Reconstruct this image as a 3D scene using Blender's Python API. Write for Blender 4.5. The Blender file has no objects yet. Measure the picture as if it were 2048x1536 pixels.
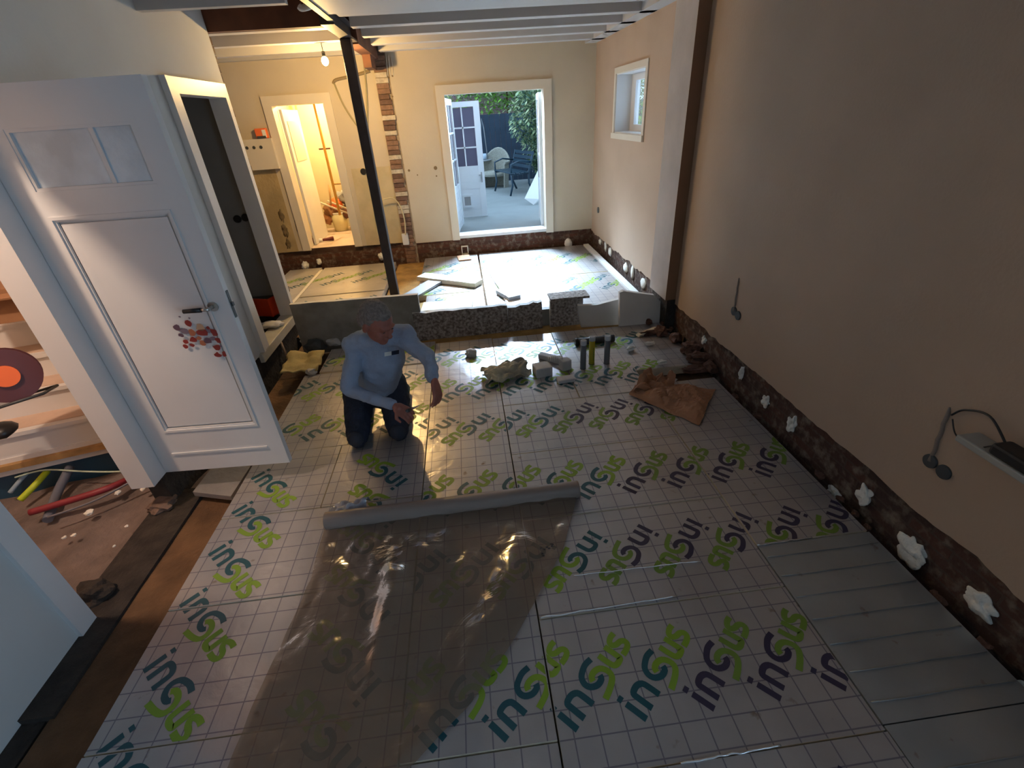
import bpy, bmesh, math, random
from mathutils import Vector, Matrix, noise
random.seed(7)
C = bpy.context.scene
COL = C.collection
# ------------------------------------------------------------------ camera
H = 2.0
F_PX = 926.7
YAW, PIT, ROL = -0.07155262, -0.52700774, 0.06742844
RM = Matrix.Rotation(YAW, 3, 'Z') @ Matrix.Rotation(PIT, 3, 'X') @ Matrix.Rotation(ROL, 3, 'Y')   # camera right / forward / up in the room
cam_d = bpy.data.cameras.new('camera'); cam = bpy.data.objects.new('camera', cam_d); COL.objects.link(cam)
cam_d.sensor_width = 36; cam_d.lens = F_PX / 2048 * 36; cam_d.clip_start = .05; cam_d.clip_end = 200
r, f, u = RM.col[0], RM.col[1], RM.col[2]
m = Matrix((( r[0], u[0], -f[0], 0), (r[1], u[1], -f[1], 0), (r[2], u[2], -f[2], H), (0, 0, 0, 1)))
cam.matrix_world = m
C.camera = cam
# ------------------------------------------------------------------ world, exposure, large lights
C.view_settings.view_transform = 'Standard'; C.view_settings.look = 'None'
C.view_settings.gamma = 1; C.view_settings.use_curve_mapping = False
C.view_settings.exposure = 0.0
world = bpy.data.worlds.new('overcast_sky'); C.world = world; world.use_nodes = True
bg = world.node_tree.nodes['Background']; bg.inputs[0].default_value = (.50, .74, 1.0, 1); bg.inputs[1].default_value = 2.8

def area(name, loc, rot, sx, sy, power, col, portal=False):
    l = bpy.data.lights.new(name, 'AREA'); l.shape = 'RECTANGLE'; l.size = sx; l.size_y = sy; l.energy = power; l.color = col
    o = bpy.data.objects.new(name, l); o.location = loc; o.rotation_euler = rot; COL.objects.link(o)
    if portal: l.cycles.is_portal = True
    return o
def point(name, loc, power, col, rad=.04):
    l = bpy.data.lights.new(name, 'POINT'); l.energy = power; l.color = col; l.shadow_soft_size = rad
    o = bpy.data.objects.new(name, l); o.location = loc; COL.objects.link(o); return o
HP = math.pi / 2
area('french_door_sky_portal', (.6, 8.3, 1.35), (-HP, 0, 0), 1.5, 2.1, 1, (1, 1, 1), True)
gd = area('added_garden_lamp', (.70, 9.1, 3.05), (math.radians(-45), 0, 0), 1.6, .6, 390, (.55, .77, 1)); gd.data.spread = math.radians(58)  # added narrow lamp above the french doors, brightens the back room floor
area('side_window_daylight', (2.12, -1.10, 1.55), (0, math.radians(100), 0), 1.2, 1.7, 33, (.50, .74, 1)).data.spread = math.radians(130)
point('kitchen_bulb_light', (-1.39, 6.5, 2.60), 105, (1, .64, .24), .035)
point('back_hall_light', (-2.05, 9.0, 2.45), 110, (1, .70, .34), .06)
point('stairwell_light', (-2.60, 1.74, 3.05), 170, (1, .74, .54), .08)

# ------------------------------------------------------------------ pixel helpers (turn a pixel of the photo into a room point)
def ray(px, py):
    return RM @ Vector(((px - 1024) / F_PX, 1.0, -(py - 768) / F_PX))
def onz(px, py, z=0.0):
    v = ray(px, py); t = (z - H) / v.z; return Vector((v.x * t, v.y * t, z))
def ony(px, py, y):
    v = ray(px, py); t = y / v.y; return Vector((v.x * t, y, H + v.z * t))
def onx(px, py, x):
    v = ray(px, py); t = x / v.x; return Vector((x, v.y * t, H + v.z * t))
# ------------------------------------------------------------------ materials
MC = {}
def mat(name, col, rough=.6, metal=0, noise_amt=0, noise_scale=8, bump=0, bump_scale=30, spec=.5, col2=None, alpha=1, trans=0, emis=None, emis_s=0):
    if name in MC: return MC[name]
    m = bpy.data.materials.new(name); m.use_nodes = True; nt = m.node_tree; b = nt.nodes['Principled BSDF']
    b.inputs['Base Color'].default_value = (*col, 1); b.inputs['Roughness'].default_value = rough; b.inputs['Metallic'].default_value = metal
    b.inputs['Specular IOR Level'].default_value = spec; b.inputs['Alpha'].default_value = alpha; b.inputs['Transmission Weight'].default_value = trans
    if emis: b.inputs['Emission Color'].default_value = (*emis, 1); b.inputs['Emission Strength'].default_value = emis_s
    tc = nt.nodes.new('ShaderNodeTexCoord')
    if noise_amt or col2:
        n = nt.nodes.new('ShaderNodeTexNoise'); n.inputs['Scale'].default_value = noise_scale; n.inputs['Detail'].default_value = 6
        nt.links.new(tc.outputs['Object'], n.inputs['Vector'])
        cr = nt.nodes.new('ShaderNodeValToRGB')
        c2 = col2 or tuple(c * (1 - noise_amt) for c in col)
        cr.color_ramp.elements[0].position = .35; cr.color_ramp.elements[0].color = (*c2, 1)
        cr.color_ramp.elements[1].position = .65; cr.color_ramp.elements[1].color = (*col, 1)
        nt.links.new(n.outputs['Fac'], cr.inputs[0]); nt.links.new(cr.outputs[0], b.inputs['Base Color'])
    if bump:
        n2 = nt.nodes.new('ShaderNodeTexNoise'); n2.inputs['Scale'].default_value = bump_scale; n2.inputs['Detail'].default_value = 5
        nt.links.new(tc.outputs['Object'], n2.inputs['Vector'])
        bp = nt.nodes.new('ShaderNodeBump'); bp.inputs['Strength'].default_value = bump; bp.inputs['Distance'].default_value = .02
        nt.links.new(n2.outputs['Fac'], bp.inputs['Height']); nt.links.new(bp.outputs[0], b.inputs['Normal'])
    MC[name] = m; return m

def brick_mat(name, axis='x', c1=(.10, .035, .022), c2=(.06, .03, .022), mortar=(.16, .12, .09)):
    m = bpy.data.materials.new(name); m.use_nodes = True; nt = m.node_tree; b = nt.nodes['Principled BSDF']; b.inputs['Roughness'].default_value = .9
    tc = nt.nodes.new('ShaderNodeTexCoord'); sp = nt.nodes.new('ShaderNodeSeparateXYZ'); cb = nt.nodes.new('ShaderNodeCombineXYZ')
    nt.links.new(tc.outputs['Object'], sp.inputs[0]); nt.links.new(sp.outputs['Y' if axis == 'x' else 'X'], cb.inputs[0]); nt.links.new(sp.outputs['Z'], cb.inputs[1])
    br = nt.nodes.new('ShaderNodeTexBrick'); br.inputs['Scale'].default_value = 1; br.inputs['Brick Width'].default_value = .22; br.inputs['Row Height'].default_value = .062
    br.inputs['Mortar Size'].default_value = .006; br.inputs['Color1'].default_value = (*c1, 1); br.inputs['Color2'].default_value = (*c2, 1); br.inputs['Mortar'].default_value = (*mortar, 1)
    nt.links.new(cb.outputs[0], br.inputs['Vector'])
    n = nt.nodes.new('ShaderNodeTexNoise'); n.inputs['Scale'].default_value = 17; n.inputs['Detail'].default_value = 9; nt.links.new(tc.outputs['Object'], n.inputs['Vector'])
    mx = nt.nodes.new('ShaderNodeMix'); mx.data_type = 'RGBA'; mx.inputs[7].default_value = (.20, .155, .115, 1)
    cr = nt.nodes.new('ShaderNodeValToRGB'); cr.color_ramp.elements[0].position = .5; cr.color_ramp.elements[1].position = .72
    nt.links.new(n.outputs['Fac'], cr.inputs[0]); nt.links.new(cr.outputs[0], mx.inputs[0]); nt.links.new(br.outputs['Color'], mx.inputs[6]); nt.links.new(mx.outputs[2], b.inputs['Base Color'])
    bp = nt.nodes.new('ShaderNodeBump'); bp.inputs['Strength'].default_value = .9; bp.inputs['Distance'].default_value = .02
    ad = nt.nodes.new('ShaderNodeMath'); ad.operation = 'SUBTRACT'; nt.links.new(n.outputs['Fac'], ad.inputs[0]); nt.links.new(br.outputs['Fac'], ad.inputs[1])
    nt.links.new(ad.outputs[0], bp.inputs['Height']); nt.links.new(bp.outputs[0], b.inputs['Normal'])
    return m

def foil_mat(name, col, grid=True, metal=.5, rough=.28, wrinkle=.22):
    m = bpy.data.materials.new(name); m.use_nodes = True; nt = m.node_tree; b = nt.nodes['Principled BSDF']
    b.inputs['Metallic'].default_value = metal; b.inputs['Roughness'].default_value = rough
    tc = nt.nodes.new('ShaderNodeTexCoord')
    n = nt.nodes.new('ShaderNodeTexNoise'); n.inputs['Scale'].default_value = 2.6; n.inputs['Detail'].default_value = 7; nt.links.new(tc.outputs['Object'], n.inputs['Vector'])
    cr = nt.nodes.new('ShaderNodeValToRGB'); cr.color_ramp.elements[0].position = .3; cr.color_ramp.elements[1].position = .6
    cr.color_ramp.elements[0].color = (*[c * .8 for c in col], 1); cr.color_ramp.elements[1].color = (*col, 1)
    nt.links.new(n.outputs['Fac'], cr.inputs[0]); last = cr.outputs[0]
    if grid:
        sp = nt.nodes.new('ShaderNodeSeparateXYZ'); nt.links.new(tc.outputs['Object'], sp.inputs[0])
        outs = []
        for ax in ('X', 'Y'):
            pp = nt.nodes.new('ShaderNodeMath'); pp.operation = 'PINGPONG'; pp.inputs[1].default_value = .05
            lt = nt.nodes.new('ShaderNodeMath'); lt.operation = 'LESS_THAN'; lt.inputs[1].default_value = .0026
            nt.links.new(sp.outputs[ax], pp.inputs[0]); nt.links.new(pp.outputs[0], lt.inputs[0]); outs.append(lt.outputs[0])
        mxm = nt.nodes.new('ShaderNodeMath'); mxm.operation = 'MAXIMUM'; nt.links.new(outs[0], mxm.inputs[0]); nt.links.new(outs[1], mxm.inputs[1])
        ml = nt.nodes.new('ShaderNodeMath'); ml.operation = 'MULTIPLY'; ml.inputs[1].default_value = .8; nt.links.new(mxm.outputs[0], ml.inputs[0])
        mx = nt.nodes.new('ShaderNodeMix'); mx.data_type = 'RGBA'; mx.inputs[7].default_value = (.16, .15, .19, 1)
        nt.links.new(ml.outputs[0], mx.inputs[0]); nt.links.new(last, mx.inputs[6]); last = mx.outputs[2]
    n3 = nt.nodes.new('ShaderNodeTexNoise'); n3.inputs['Scale'].default_value = 13; n3.inputs['Detail'].default_value = 9; nt.links.new(tc.outputs['Object'], n3.inputs['Vector'])
    c3 = nt.nodes.new('ShaderNodeValToRGB'); c3.color_ramp.elements[0].position = .66; c3.color_ramp.elements[1].position = .76; nt.links.new(n3.outputs['Fac'], c3.inputs[0])
    mx2 = nt.nodes.new('ShaderNodeMix'); mx2.data_type = 'RGBA'; mx2.inputs[7].default_value = (.22, .16, .11, 1)
    nt.links.new(c3.outputs[0], mx2.inputs[0]); nt.links.new(last, mx2.inputs[6]); nt.links.new(mx2.outputs[2], b.inputs['Base Color'])
    n2 = nt.nodes.new('ShaderNodeTexNoise'); n2.inputs['Scale'].default_value = 5; n2.inputs['Detail'].default_value = 4; n2.inputs['Distortion'].default_value = 1.5
    nt.links.new(tc.outputs['Object'], n2.inputs['Vector'])
    bp = nt.nodes.new('ShaderNodeBump'); bp.inputs['Strength'].default_value = wrinkle; bp.inputs['Distance'].default_value = .02
    nt.links.new(n2.outputs['Fac'], bp.inputs['Height']); nt.links.new(bp.outputs[0], b.inputs['Normal'])
    return m

M_WALL_R = mat('pink_beige_plaster', (.46, .33, .24), .85, noise_amt=.08, noise_scale=1.5, bump=.08, bump_scale=60)
M_WALL_B = mat('cream_plaster', (.55, .47, .36), .85, noise_amt=.07, noise_scale=2, bump=.08, bump_scale=50)
M_WALL_L = mat('grey_white_plaster', (.56, .56, .55), .85, noise_amt=.05, noise_scale=2, bump=.05)
M_PIER = mat('grey_skim_plaster', (.47, .41, .38), .85, noise_amt=.15, noise_scale=3, bump=.08)
M_CEIL = mat('white_ceiling_paint', (.48, .455, .44), .6, noise_amt=.04, noise_scale=2)
M_WHITE = mat('white_gloss_paint', (.70, .69, .69), .38, noise_amt=.05, noise_scale=3)
M_TRIM = mat('white_trim_paint', (.64, .57, .47), .45, noise_amt=.04, noise_scale=4)
M_BRICK_X = brick_mat('old_brick_side', 'x', (.085, .034, .022), (.05, .026, .02), (.075, .045, .034)); M_BRICK_Y = brick_mat('old_brick_back', 'y', (.11, .038, .02), (.06, .026, .018), (.085, .045, .028))
M_BRICK_P = brick_mat('partition_brick', 'y', (.30, .17, .11), (.50, .42, .34), (.55, .45, .33))
M_SAND = mat('brown_sand', (.18, .095, .045), .95, noise_amt=.5, noise_scale=5, bump=.6, bump_scale=40)
M_SANDY = mat('yellow_sand', (.42, .24, .07), .95, noise_amt=.4, noise_scale=6, bump=.6, bump_scale=40)
M_SOIL = mat('dark_soil', (.045, .034, .028), .95, noise_amt=.5, noise_scale=9, bump=.8, bump_scale=30)
M_RUBBLE = mat('pinkish_rubble', (.21, .16, .145), .95, noise_amt=.45, noise_scale=4, bump=.9, bump_scale=22)
M_DAB = mat('white_plaster_dab', (.78, .76, .70), .8, bump=.5, bump_scale=50)
M_FOIL = foil_mat('printed_foil', (.47, .44, .43)); M_FOILP = foil_mat('plain_foil', (.40, .41, .41), False, .5, .3, .1)
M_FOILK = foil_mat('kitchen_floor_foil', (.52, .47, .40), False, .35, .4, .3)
M_FOAM = mat('foam_core', (.70, .62, .48), .8, noise_amt=.1, noise_scale=20, bump=.2)
M_TEAL = mat('teal_ink', (.010, .075, .095), .4); M_GREEN = mat('green_ink', (.20, .32, .025), .4)
M_NAVY = mat('teal_ink_light_shift', (.035, .028, .06), .4); M_OLIVE = mat('olive_print_and_light_shift', (.15, .24, .035), .4)  # light's colour shift on right-hand logos, painted in; olive also prints a label
M_STEEL = mat('dark_primer_steel', (.035, .026, .028), .55, noise_amt=.3, noise_scale=12)
M_BOARD = mat('grey_foil_board_face', (.30, .28, .25), .6, noise_amt=.3, noise_scale=7, bump=.3)
M_SPECK = mat('speckled_board_face', (.42, .37, .34), .75, noise_scale=38, col2=(.12, .09, .075), bump=.5)
M_WBOARD = mat('white_foam_board', (.68, .66, .63), .7, noise_amt=.06, noise_scale=5, bump=.1)
M_WOOD = mat('raw_wood', (.50, .30, .12), .7, noise_amt=.35, noise_scale=9)
M_TREAD = mat('pale_wood_tread', (.62, .46, .36), .6, noise_amt=.12, noise_scale=6)
M_DWOOD = mat('dark_brown_joist', (.16, .06, .03), .75, noise_amt=.4, noise_scale=6)
M_BLACK = mat('black_plastic', (.012, .012, .014), .4); M_DGREY = mat('dark_grey_plastic', (.05, .055, .06), .5)
M_GREY = mat('grey_plastic', (.30, .31, .33), .5); M_RED = mat('red_plastic', (.75, .07, .02), .4)
M_ORANGE = mat('orange_plastic', (.80, .16, .04), .5); M_MAROON = mat('maroon_plastic', (.09, .025, .03), .4)
M_CARD = mat('cardboard', (.34, .17, .085), .8, noise_amt=.15, noise_scale=6)
M_PAPER = mat('brown_paper', (.40, .18, .085), .55, noise_amt=.15, noise_scale=6)
M_CHROME = mat('brushed_chrome', (.55, .53, .50), .3, 1)
M_SKIN = mat('tanned_skin', (.34, .12, .085), .55, noise_amt=.12, noise_scale=18)
M_HAIR = mat('grey_hair', (.30, .25, .22), .8, noise_amt=.4, noise_scale=60, bump=.8, bump_scale=120)
M_SWEAT = mat('blue_grey_knit', (.31, .37, .49), .9, noise_amt=.1, noise_scale=12, bump=.3, bump_scale=90)
M_TROU = mat('navy_work_trousers', (.020, .026, .050), .85, noise_amt=.35, noise_scale=14, bump=.4, bump_scale=40)
M_BOOT = mat('dark_boot_leather', (.03, .025, .02), .6)
M_NAVYCOL = mat('navy_collar', (.012, .018, .04), .85)

# ------------------------------------------------------------------ object helpers
def link(name, me, parent=None, mats=()):
    o = bpy.data.objects.new(name, me); COL.objects.link(o)
    for mm in (mats if isinstance(mats, (list, tuple)) else [mats]): me.materials.append(mm)
    if parent: o.parent = parent
    return o
def tag(o, label=None, cat=None, group=None, kind=None):
    if label: o['label'] = label
    if cat: o['category'] = cat
    if group: o['group'] = group
    if kind: o['kind'] = kind
    return o
def empty(name, loc=(0, 0, 0), rz=0, label=None, cat=None, group=None, kind=None):
    o = bpy.data.objects.new(name, None); COL.objects.link(o); o.location = loc; o.rotation_euler = (0, 0, rz); o.empty_display_size = .1
    return tag(o, label, cat, group, kind)
class MB:
    def __init__(s): s.bm = bmesh.new(); s.mi = 0
    def face(s, pts, mi=None):
        vs = [s.bm.verts.new(p) for p in pts]
        try: fc = s.bm.faces.new(vs)
        except ValueError: return
        fc.material_index = s.mi if mi is None else mi; return fc
    def box(s, x0, x1, y0, y1, z0, z1, M=None, bev=0):
        r_ = bmesh.ops.create_cube(s.bm, size=1)
        T = Matrix.Translation(((x0 + x1) / 2, (y0 + y1) / 2, (z0 + z1) / 2)) @ Matrix.Diagonal((abs(x1 - x0), abs(y1 - y0), abs(z1 - z0), 1))
        bmesh.ops.transform(s.bm, matrix=T, verts=r_['verts'])
        fs = {f for v in r_['verts'] for f in v.link_faces}
        for f_ in fs: f_.material_index = s.mi
        if bev:
            es = list({e for v in r_['verts'] for e in v.link_edges}); rb = bmesh.ops.bevel(s.bm, geom=es, offset=bev, segments=2, affect='EDGES', profile=.5)
            vs = list({v for f_ in rb['faces'] for v in f_.verts} | {v for v in r_['verts'] if v.is_valid})
        else: vs = r_['verts']
        if M is not None: bmesh.ops.transform(s.bm, matrix=M, verts=vs)
        return s
    def tube(s, pts, rad, n=10, caps=True):
        pts = [Vector(p) for p in pts]; rads = rad if isinstance(rad, (list, tuple)) else [rad] * len(pts)
        rings = []; prev = None
        for i, p in enumerate(pts):
            d = (pts[min(i + 1, len(pts) - 1)] - pts[max(i - 1, 0)]).normalized()
            a = (prev if prev is not None else (Vector((0, 0, 1)) if abs(d.z) < .9 else Vector((1, 0, 0))))
            a = (a - d * a.dot(d)).normalized(); prev = a; b = d.cross(a)
            rings.append([s.bm.verts.new(p + (a * math.cos(t) + b * math.sin(t)) * rads[i]) for t in [2 * math.pi * k / n for k in range(n)]])
        for r0, r1 in zip(rings, rings[1:]):
            for k in range(n):
                fc = s.bm.faces.new((r0[k], r0[(k + 1) % n], r1[(k + 1) % n], r1[k])); fc.smooth = True; fc.material_index = s.mi
        if caps:
            for rg in (rings[0][::-1], rings[-1]):
                fc = s.bm.faces.new(rg); fc.material_index = s.mi
        return s
    def ball(s, c, r_, seg=14):
        rr = (r_, r_, r_) if not isinstance(r_, (tuple, list)) else r_
        q = bmesh.ops.create_uvsphere(s.bm, u_segments=seg, v_segments=seg // 2 + 2, radius=1)
        bmesh.ops.transform(s.bm, matrix=Matrix.Translation(c) @ Matrix.Diagonal((*rr, 1)), verts=q['verts'])
        for f_ in {f for v in q['verts'] for f in v.link_faces}: f_.smooth = True; f_.material_index = s.mi
        s.last = q['verts']; return s
    def prism(s, outline, z0, z1, M=None):
        lo = [s.bm.verts.new((x, y, z0)) for x, y in outline]; hi = [s.bm.verts.new((x, y, z1)) for x, y in outline]; n = len(lo)
        fs = [s.bm.faces.new(lo[::-1]), s.bm.faces.new(hi)] + [s.bm.faces.new((lo[k], lo[(k + 1) % n], hi[(k + 1) % n], hi[k])) for k in range(n)]
        for f_ in fs: f_.material_index = s.mi
        if M is not None: bmesh.ops.transform(s.bm, matrix=M, verts=lo + hi)
        return s
    def build(s, name, mats, parent=None, recalc=True):
        if recalc: bmesh.ops.recalc_face_normals(s.bm, faces=s.bm.faces)
        me = bpy.data.meshes.new(name); s.bm.to_mesh(me); s.bm.free()
        return link(name, me, parent, mats)
def rotz(a, loc=(0, 0, 0)): return Matrix.Translation(loc) @ Matrix.Rotation(a, 4, 'Z')
def lump(name, c, size, mt, parent=None, seed=0, sub=3, amp=.35, freq=2.2, flat=None):
    rocky = any(k in name for k in ('rubble', 'chunk', 'flake', 'crumb'))
    bm = bmesh.new(); bmesh.ops.create_icosphere(bm, subdivisions=sub, radius=1)
    for v in bm.verts:
        k = 1 + amp * noise.noise(v.co * freq + Vector((seed * 3.7, seed * 1.3, seed)))
        if rocky: d_ = v.co.normalized(); k *= 1 - .35 * max(0, max(abs(d_.x + .3 * math.sin(seed)), abs(d_.y), abs(d_.z)) - .62) + .10 * noise.noise(v.co * 6 + Vector((seed, 0, 0)))
        v.co = Vector((v.co.x * size[0], v.co.y * size[1], v.co.z * size[2])) * k
        if flat is not None and v.co.z < flat: v.co.z = flat
    for f_ in bm.faces: f_.smooth = not rocky
    me = bpy.data.meshes.new(name); bm.to_mesh(me); bm.free(); o = link(name, me, parent, mt); o.location = c; return o
def struct(name, mb, mats, parent=None): o = mb.build(name, mats, parent); (None if parent else tag(o, kind='structure')); return o
def crumple(name, x0, x1, y0, y1, n, fn, mt, parent=None, thick=.003, smooth=True):
    bm = bmesh.new(); nx, ny = n; g = []
    for j in range(ny + 1):
        row = []
        for i in range(nx + 1):
            uu, vv = i / nx, j / ny; row.append(bm.verts.new(fn(uu, vv)))
        g.append(row)
    for j in range(ny):
        for i in range(nx):
            fc = bm.faces.new((g[j][i], g[j][i + 1], g[j + 1][i + 1], g[j + 1][i])); fc.smooth = smooth
    me = bpy.data.meshes.new(name); bm.to_mesh(me); bm.free(); o = link(name, me, parent, mt)
    if thick: md = o.modifiers.new('thickness', 'SOLIDIFY'); md.thickness = thick; md.offset = 1
    return o

# ================================================================== THE ROOM
def terrain(name, x0, x1, y0, y1, z, amp, mt, step=.08, seed=0, freq=2.5):
    bm = bmesh.new(); nx = int((x1 - x0) / step); ny = int((y1 - y0) / step); g = []
    for j in range(ny + 1):
        g.append([bm.verts.new((x0 + (x1 - x0) * i / nx, y0 + (y1 - y0) * j / ny, z + amp * noise.noise(Vector(((x0 + (x1 - x0) * i / nx) * freq, (y0 + (y1 - y0) * j / ny) * freq, seed))))) for i in range(nx + 1)])
    for j in range(ny):
        for i in range(nx): fc = bm.faces.new((g[j][i], g[j][i + 1], g[j + 1][i + 1], g[j + 1][i])); fc.smooth = True
    me = bpy.data.meshes.new(name); bm.to_mesh(me); bm.free(); return link(name, me, None, mt)
tag(terrain('floor', -1.98, 2.14, -2.4, 7.98, -.11, .006, M_SAND, .1), kind='structure')
tag(terrain('floor_kitchen', -3.5, -1.98, 5.2, 7.98, -.11, .006, M_SAND, .1), kind='structure')
mb = MB(); mb.box(-5, 3, -3, 9, -.6, -.5); struct('floor_ground', mb, M_SOIL)

XR, XRB, XL, YB = 2.0, 2.1, -2.1, 7.95
ZC = 2.80
def ragged_strip(mb, x, ys, z0f, z1, thick):
    """plaster slab in the plane x with a ragged lower edge, thickness towards +x"""
    for a, b in zip(ys, ys[1:]):
        za, zb = z0f(a), z0f(b)
        P = [(x, a, za), (x, b, zb), (x, b, z1), (x, a, z1)]
        Q = [(x + thick, p[1], p[2]) for p in P]
        mb.face(P[::-1]); mb.face(Q); mb.face([P[0], P[1], Q[1], Q[0]])
def rag(y): return .25 + .028 * noise.noise(Vector((y * 3.1, 0, 0))) + .02 * noise.noise(Vector((y * 11, 3, 0)))
ys = [-2.4 + .04 * i for i in range(int(6.65 / .04) + 1)] + [4.25]
mb = MB(); yA = [y for y in ys if y < -1.99]; yB_ = [y for y in ys if -2.03 < y < -.18]; yC_ = [y for y in ys if y > -.23]
ragged_strip(mb, XR, yA, rag, 3.0, .018); ragged_strip(mb, XR, yB_, rag, .80, .018); ragged_strip(mb, XR, yB_, lambda y: 2.2, 3.0, .018); ragged_strip(mb, XR, yC_, rag, 3.0, .018); wr = struct('wall_right', mb, M_WALL_R)
mb = MB(); mb.box(XR + .02, XR + .22, -2.4, -2.02, -.5, 3.0); mb.box(XR + .02, XR + .22, -2.02, -.20, -.5, .80); mb.box(XR + .02, XR + .22, -2.02, -.20, 2.2, 3.0); mb.box(XR + .02, XR + .22, -.20, 4.26, -.5, 3.0); o = struct('wall_right_brick', mb, M_BRICK_X)
mb = MB(); yy = (-2.02, -.20)
mb.box(XR + .15, XR + .2, yy[0], yy[0] + .07, .80, 2.2); mb.box(XR + .15, XR + .2, yy[1] - .07, yy[1], .80, 2.2); mb.box(XR + .15, XR + .2, yy[0] + .07, yy[1] - .07, .80, .87); mb.box(XR + .15, XR + .2, yy[0] + .07, yy[1] - .07, 2.13, 2.2); mb.box(XR + .15, XR + .2, -1.14, -1.07, .87, 2.13); struct('window_2', mb, mat('window_white', (.7, .7, .7), .4))
# chimney-like pier and the back part of the right wall, with the little window
mb = MB(); mb.box(1.895, XR + .2, 4.25, 4.68, .30, 3.0); mb.mi = 1
for fc in mb.bm.faces:
    if fc.normal.y < -.5 or fc.calc_center_median().y < 4.26: fc.material_index = 1  # front side of the pier gets the darker brown plaster
struct('wall_pier', mb, [M_PIER, mat('brown_plaster_face', (.27, .15, .085), .9, noise_amt=.1, noise_scale=3)])
mb = MB(); mb.box(1.93, XR + .2, 4.28, 4.68, -.3, .30); struct('wall_pier_footing', mb, M_SOIL)
wy0, wy1, wz0, wz1 = 5.83, 6.90, 1.70, 2.36     # window reveal
def rag2(y): return .20 + .03 * noise.noise(Vector((y * 4.1, 7, 0))) + .02 * noise.noise(Vector((y * 13, 3, 5)))
mb = MB()
ya = [4.68 + .04 * i for i in range(int((wy0 - 4.68) / .04))] + [wy0]; yb_ = [wy0 + .04 * i for i in range(int((wy1 - wy0) / .04))] + [wy1]; yc = [wy1 + .04 * i for i in range(int((YB + .05 - wy1) / .04))] + [YB + .05]
ragged_strip(mb, XRB, ya, rag2, 3.0, .02); ragged_strip(mb, XRB, yb_, rag2, wz0, .02); ragged_strip(mb, XRB, yc, rag2, 3.0, .02); ragged_strip(mb, XRB, yb_, lambda y: wz1, 3.0, .02)
struct('wall_right_back', mb, M_WALL_R)
mb = MB()
mb.box(XRB + .02, XRB + .28, 4.68, wy0, -.5, 3.0); mb.box(XRB + .02, XRB + .28, wy1, YB + .3, -.5, 3.0); mb.box(XRB + .02, XRB + .28, wy0, wy1, -.5, wz0); mb.box(XRB + .02, XRB + .28, wy0, wy1, wz1, 3.0)
struct('wall_right_back_brick', mb, M_BRICK_X)
win = empty('window_1', (XRB, (wy0 + wy1) / 2, wz0), kind='structure')
def child(mb, name, mt, parent, **k):
    o = mb.build(name, mt, parent); o.matrix_parent_inverse = parent.matrix_world.inverted() if False else Matrix.Translation(-Vector(parent.location)) if parent.rotation_euler.z == 0 else (Matrix.Translation(parent.location) @ Matrix.Rotation(parent.rotation_euler.z, 4, 'Z')).inverted()
    return tag(o, **k)
mb = MB(); t = .065
mb.box(XRB - .015, XRB + .01, wy0 - t, wy1 + t, wz1, wz1 + t); mb.box(XRB - .03, XRB + .01, wy0 - t, wy1 + t, wz0 - t, wz0); mb.box(XRB - .015, XRB + .01, wy0 - t, wy0, wz0, wz1); mb.box(XRB - .015, XRB + .01, wy1, wy1 + t, wz0, wz1)
child(mb, 'window_architrave', M_TRIM, win)
mb = MB(); e = .012
mb.box(XRB, XRB + .27, wy0, wy0 + e, wz0, wz1); mb.box(XRB, XRB + .27, wy1 - e, wy1, wz0, wz1); mb.box(XRB, XRB + .27, wy0 + e, wy1 - e, wz0, wz0 + e); mb.box(XRB, XRB + .27, wy0 + e, wy1 - e, wz1 - e, wz1)
child(mb, 'window_reveal', M_WHITE, win)
mb = MB(); xf = XRB + .2; w_ = .075
mb.box(xf, xf + .06, wy0 + e, wy0 + e + w_, wz0 + e, wz1 - e); mb.box(xf, xf + .06, wy1 - e - w_ * 2, wy1 - e, wz0 + e, wz1 - e); mb.box(xf, xf + .06, wy0 + e + w_, wy1 - e - w_ * 2, wz0 + e, wz0 + e + w_); mb.box(xf, xf + .06, wy0 + e + w_, wy1 - e - w_ * 2, wz1 - e - w_, wz1 - e)
child(mb, 'window_frame', M_WHITE, win)
M_GLASS = mat('window_glass', (.85, .93, 1), .05, alpha=.25)
mb = MB(); mb.box(xf + .025, xf + .03, wy0 + .08, wy1 - .16, wz0 + .08, wz1 - .08); child(mb, 'window_pane', M_GLASS, win)

# ---- back wall with the french door opening and the kitchen door opening
FX0, FX1, DZ0, FZ1 = -.20, 1.37, .30, 2.34
KX0, KX1, KZ1 = -2.58, -1.83, 2.31
def wall_y(mb, y0, y1, x0, x1, z0, z1, holes):
    """a wall along X with rectangular holes, holes sorted by x"""
    x = x0
    for hx0, hx1, hz0, hz1 in holes:
        mb.box(x, hx0, y0, y1, z0, z1)
        if hz0 > z0: mb.box(hx0, hx1, y0, y1, z0, hz0)
        if hz1 < z1: mb.box(hx0, hx1, y0, y1, hz1, z1)
        x = hx1
    mb.box(x, x1, y0, y1, z0, z1)
mb = MB(); wall_y(mb, YB, YB + .02, -3.6, -1.06, .27, 3.0, [(KX0, KX1, .27, KZ1)]); wall_y(mb, YB, YB + .02, -.86, XRB + .02, .24, 3.0, [(FX0, FX1, .24, FZ1)])
struct('wall_back', mb, M_WALL_B)
mb = MB(); wall_y(mb, YB + .02, YB + .24, -3.6, -1.06, -.5, 3.0, [(KX0, KX1, DZ0 - .01, KZ1)]); wall_y(mb, YB + .02, YB + .24, -.86, XRB + .3, -.5, 3.0, [(FX0, FX1, DZ0 - .01, FZ1)]); struct('wall_back_brick', mb, M_BRICK_Y)
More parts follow.
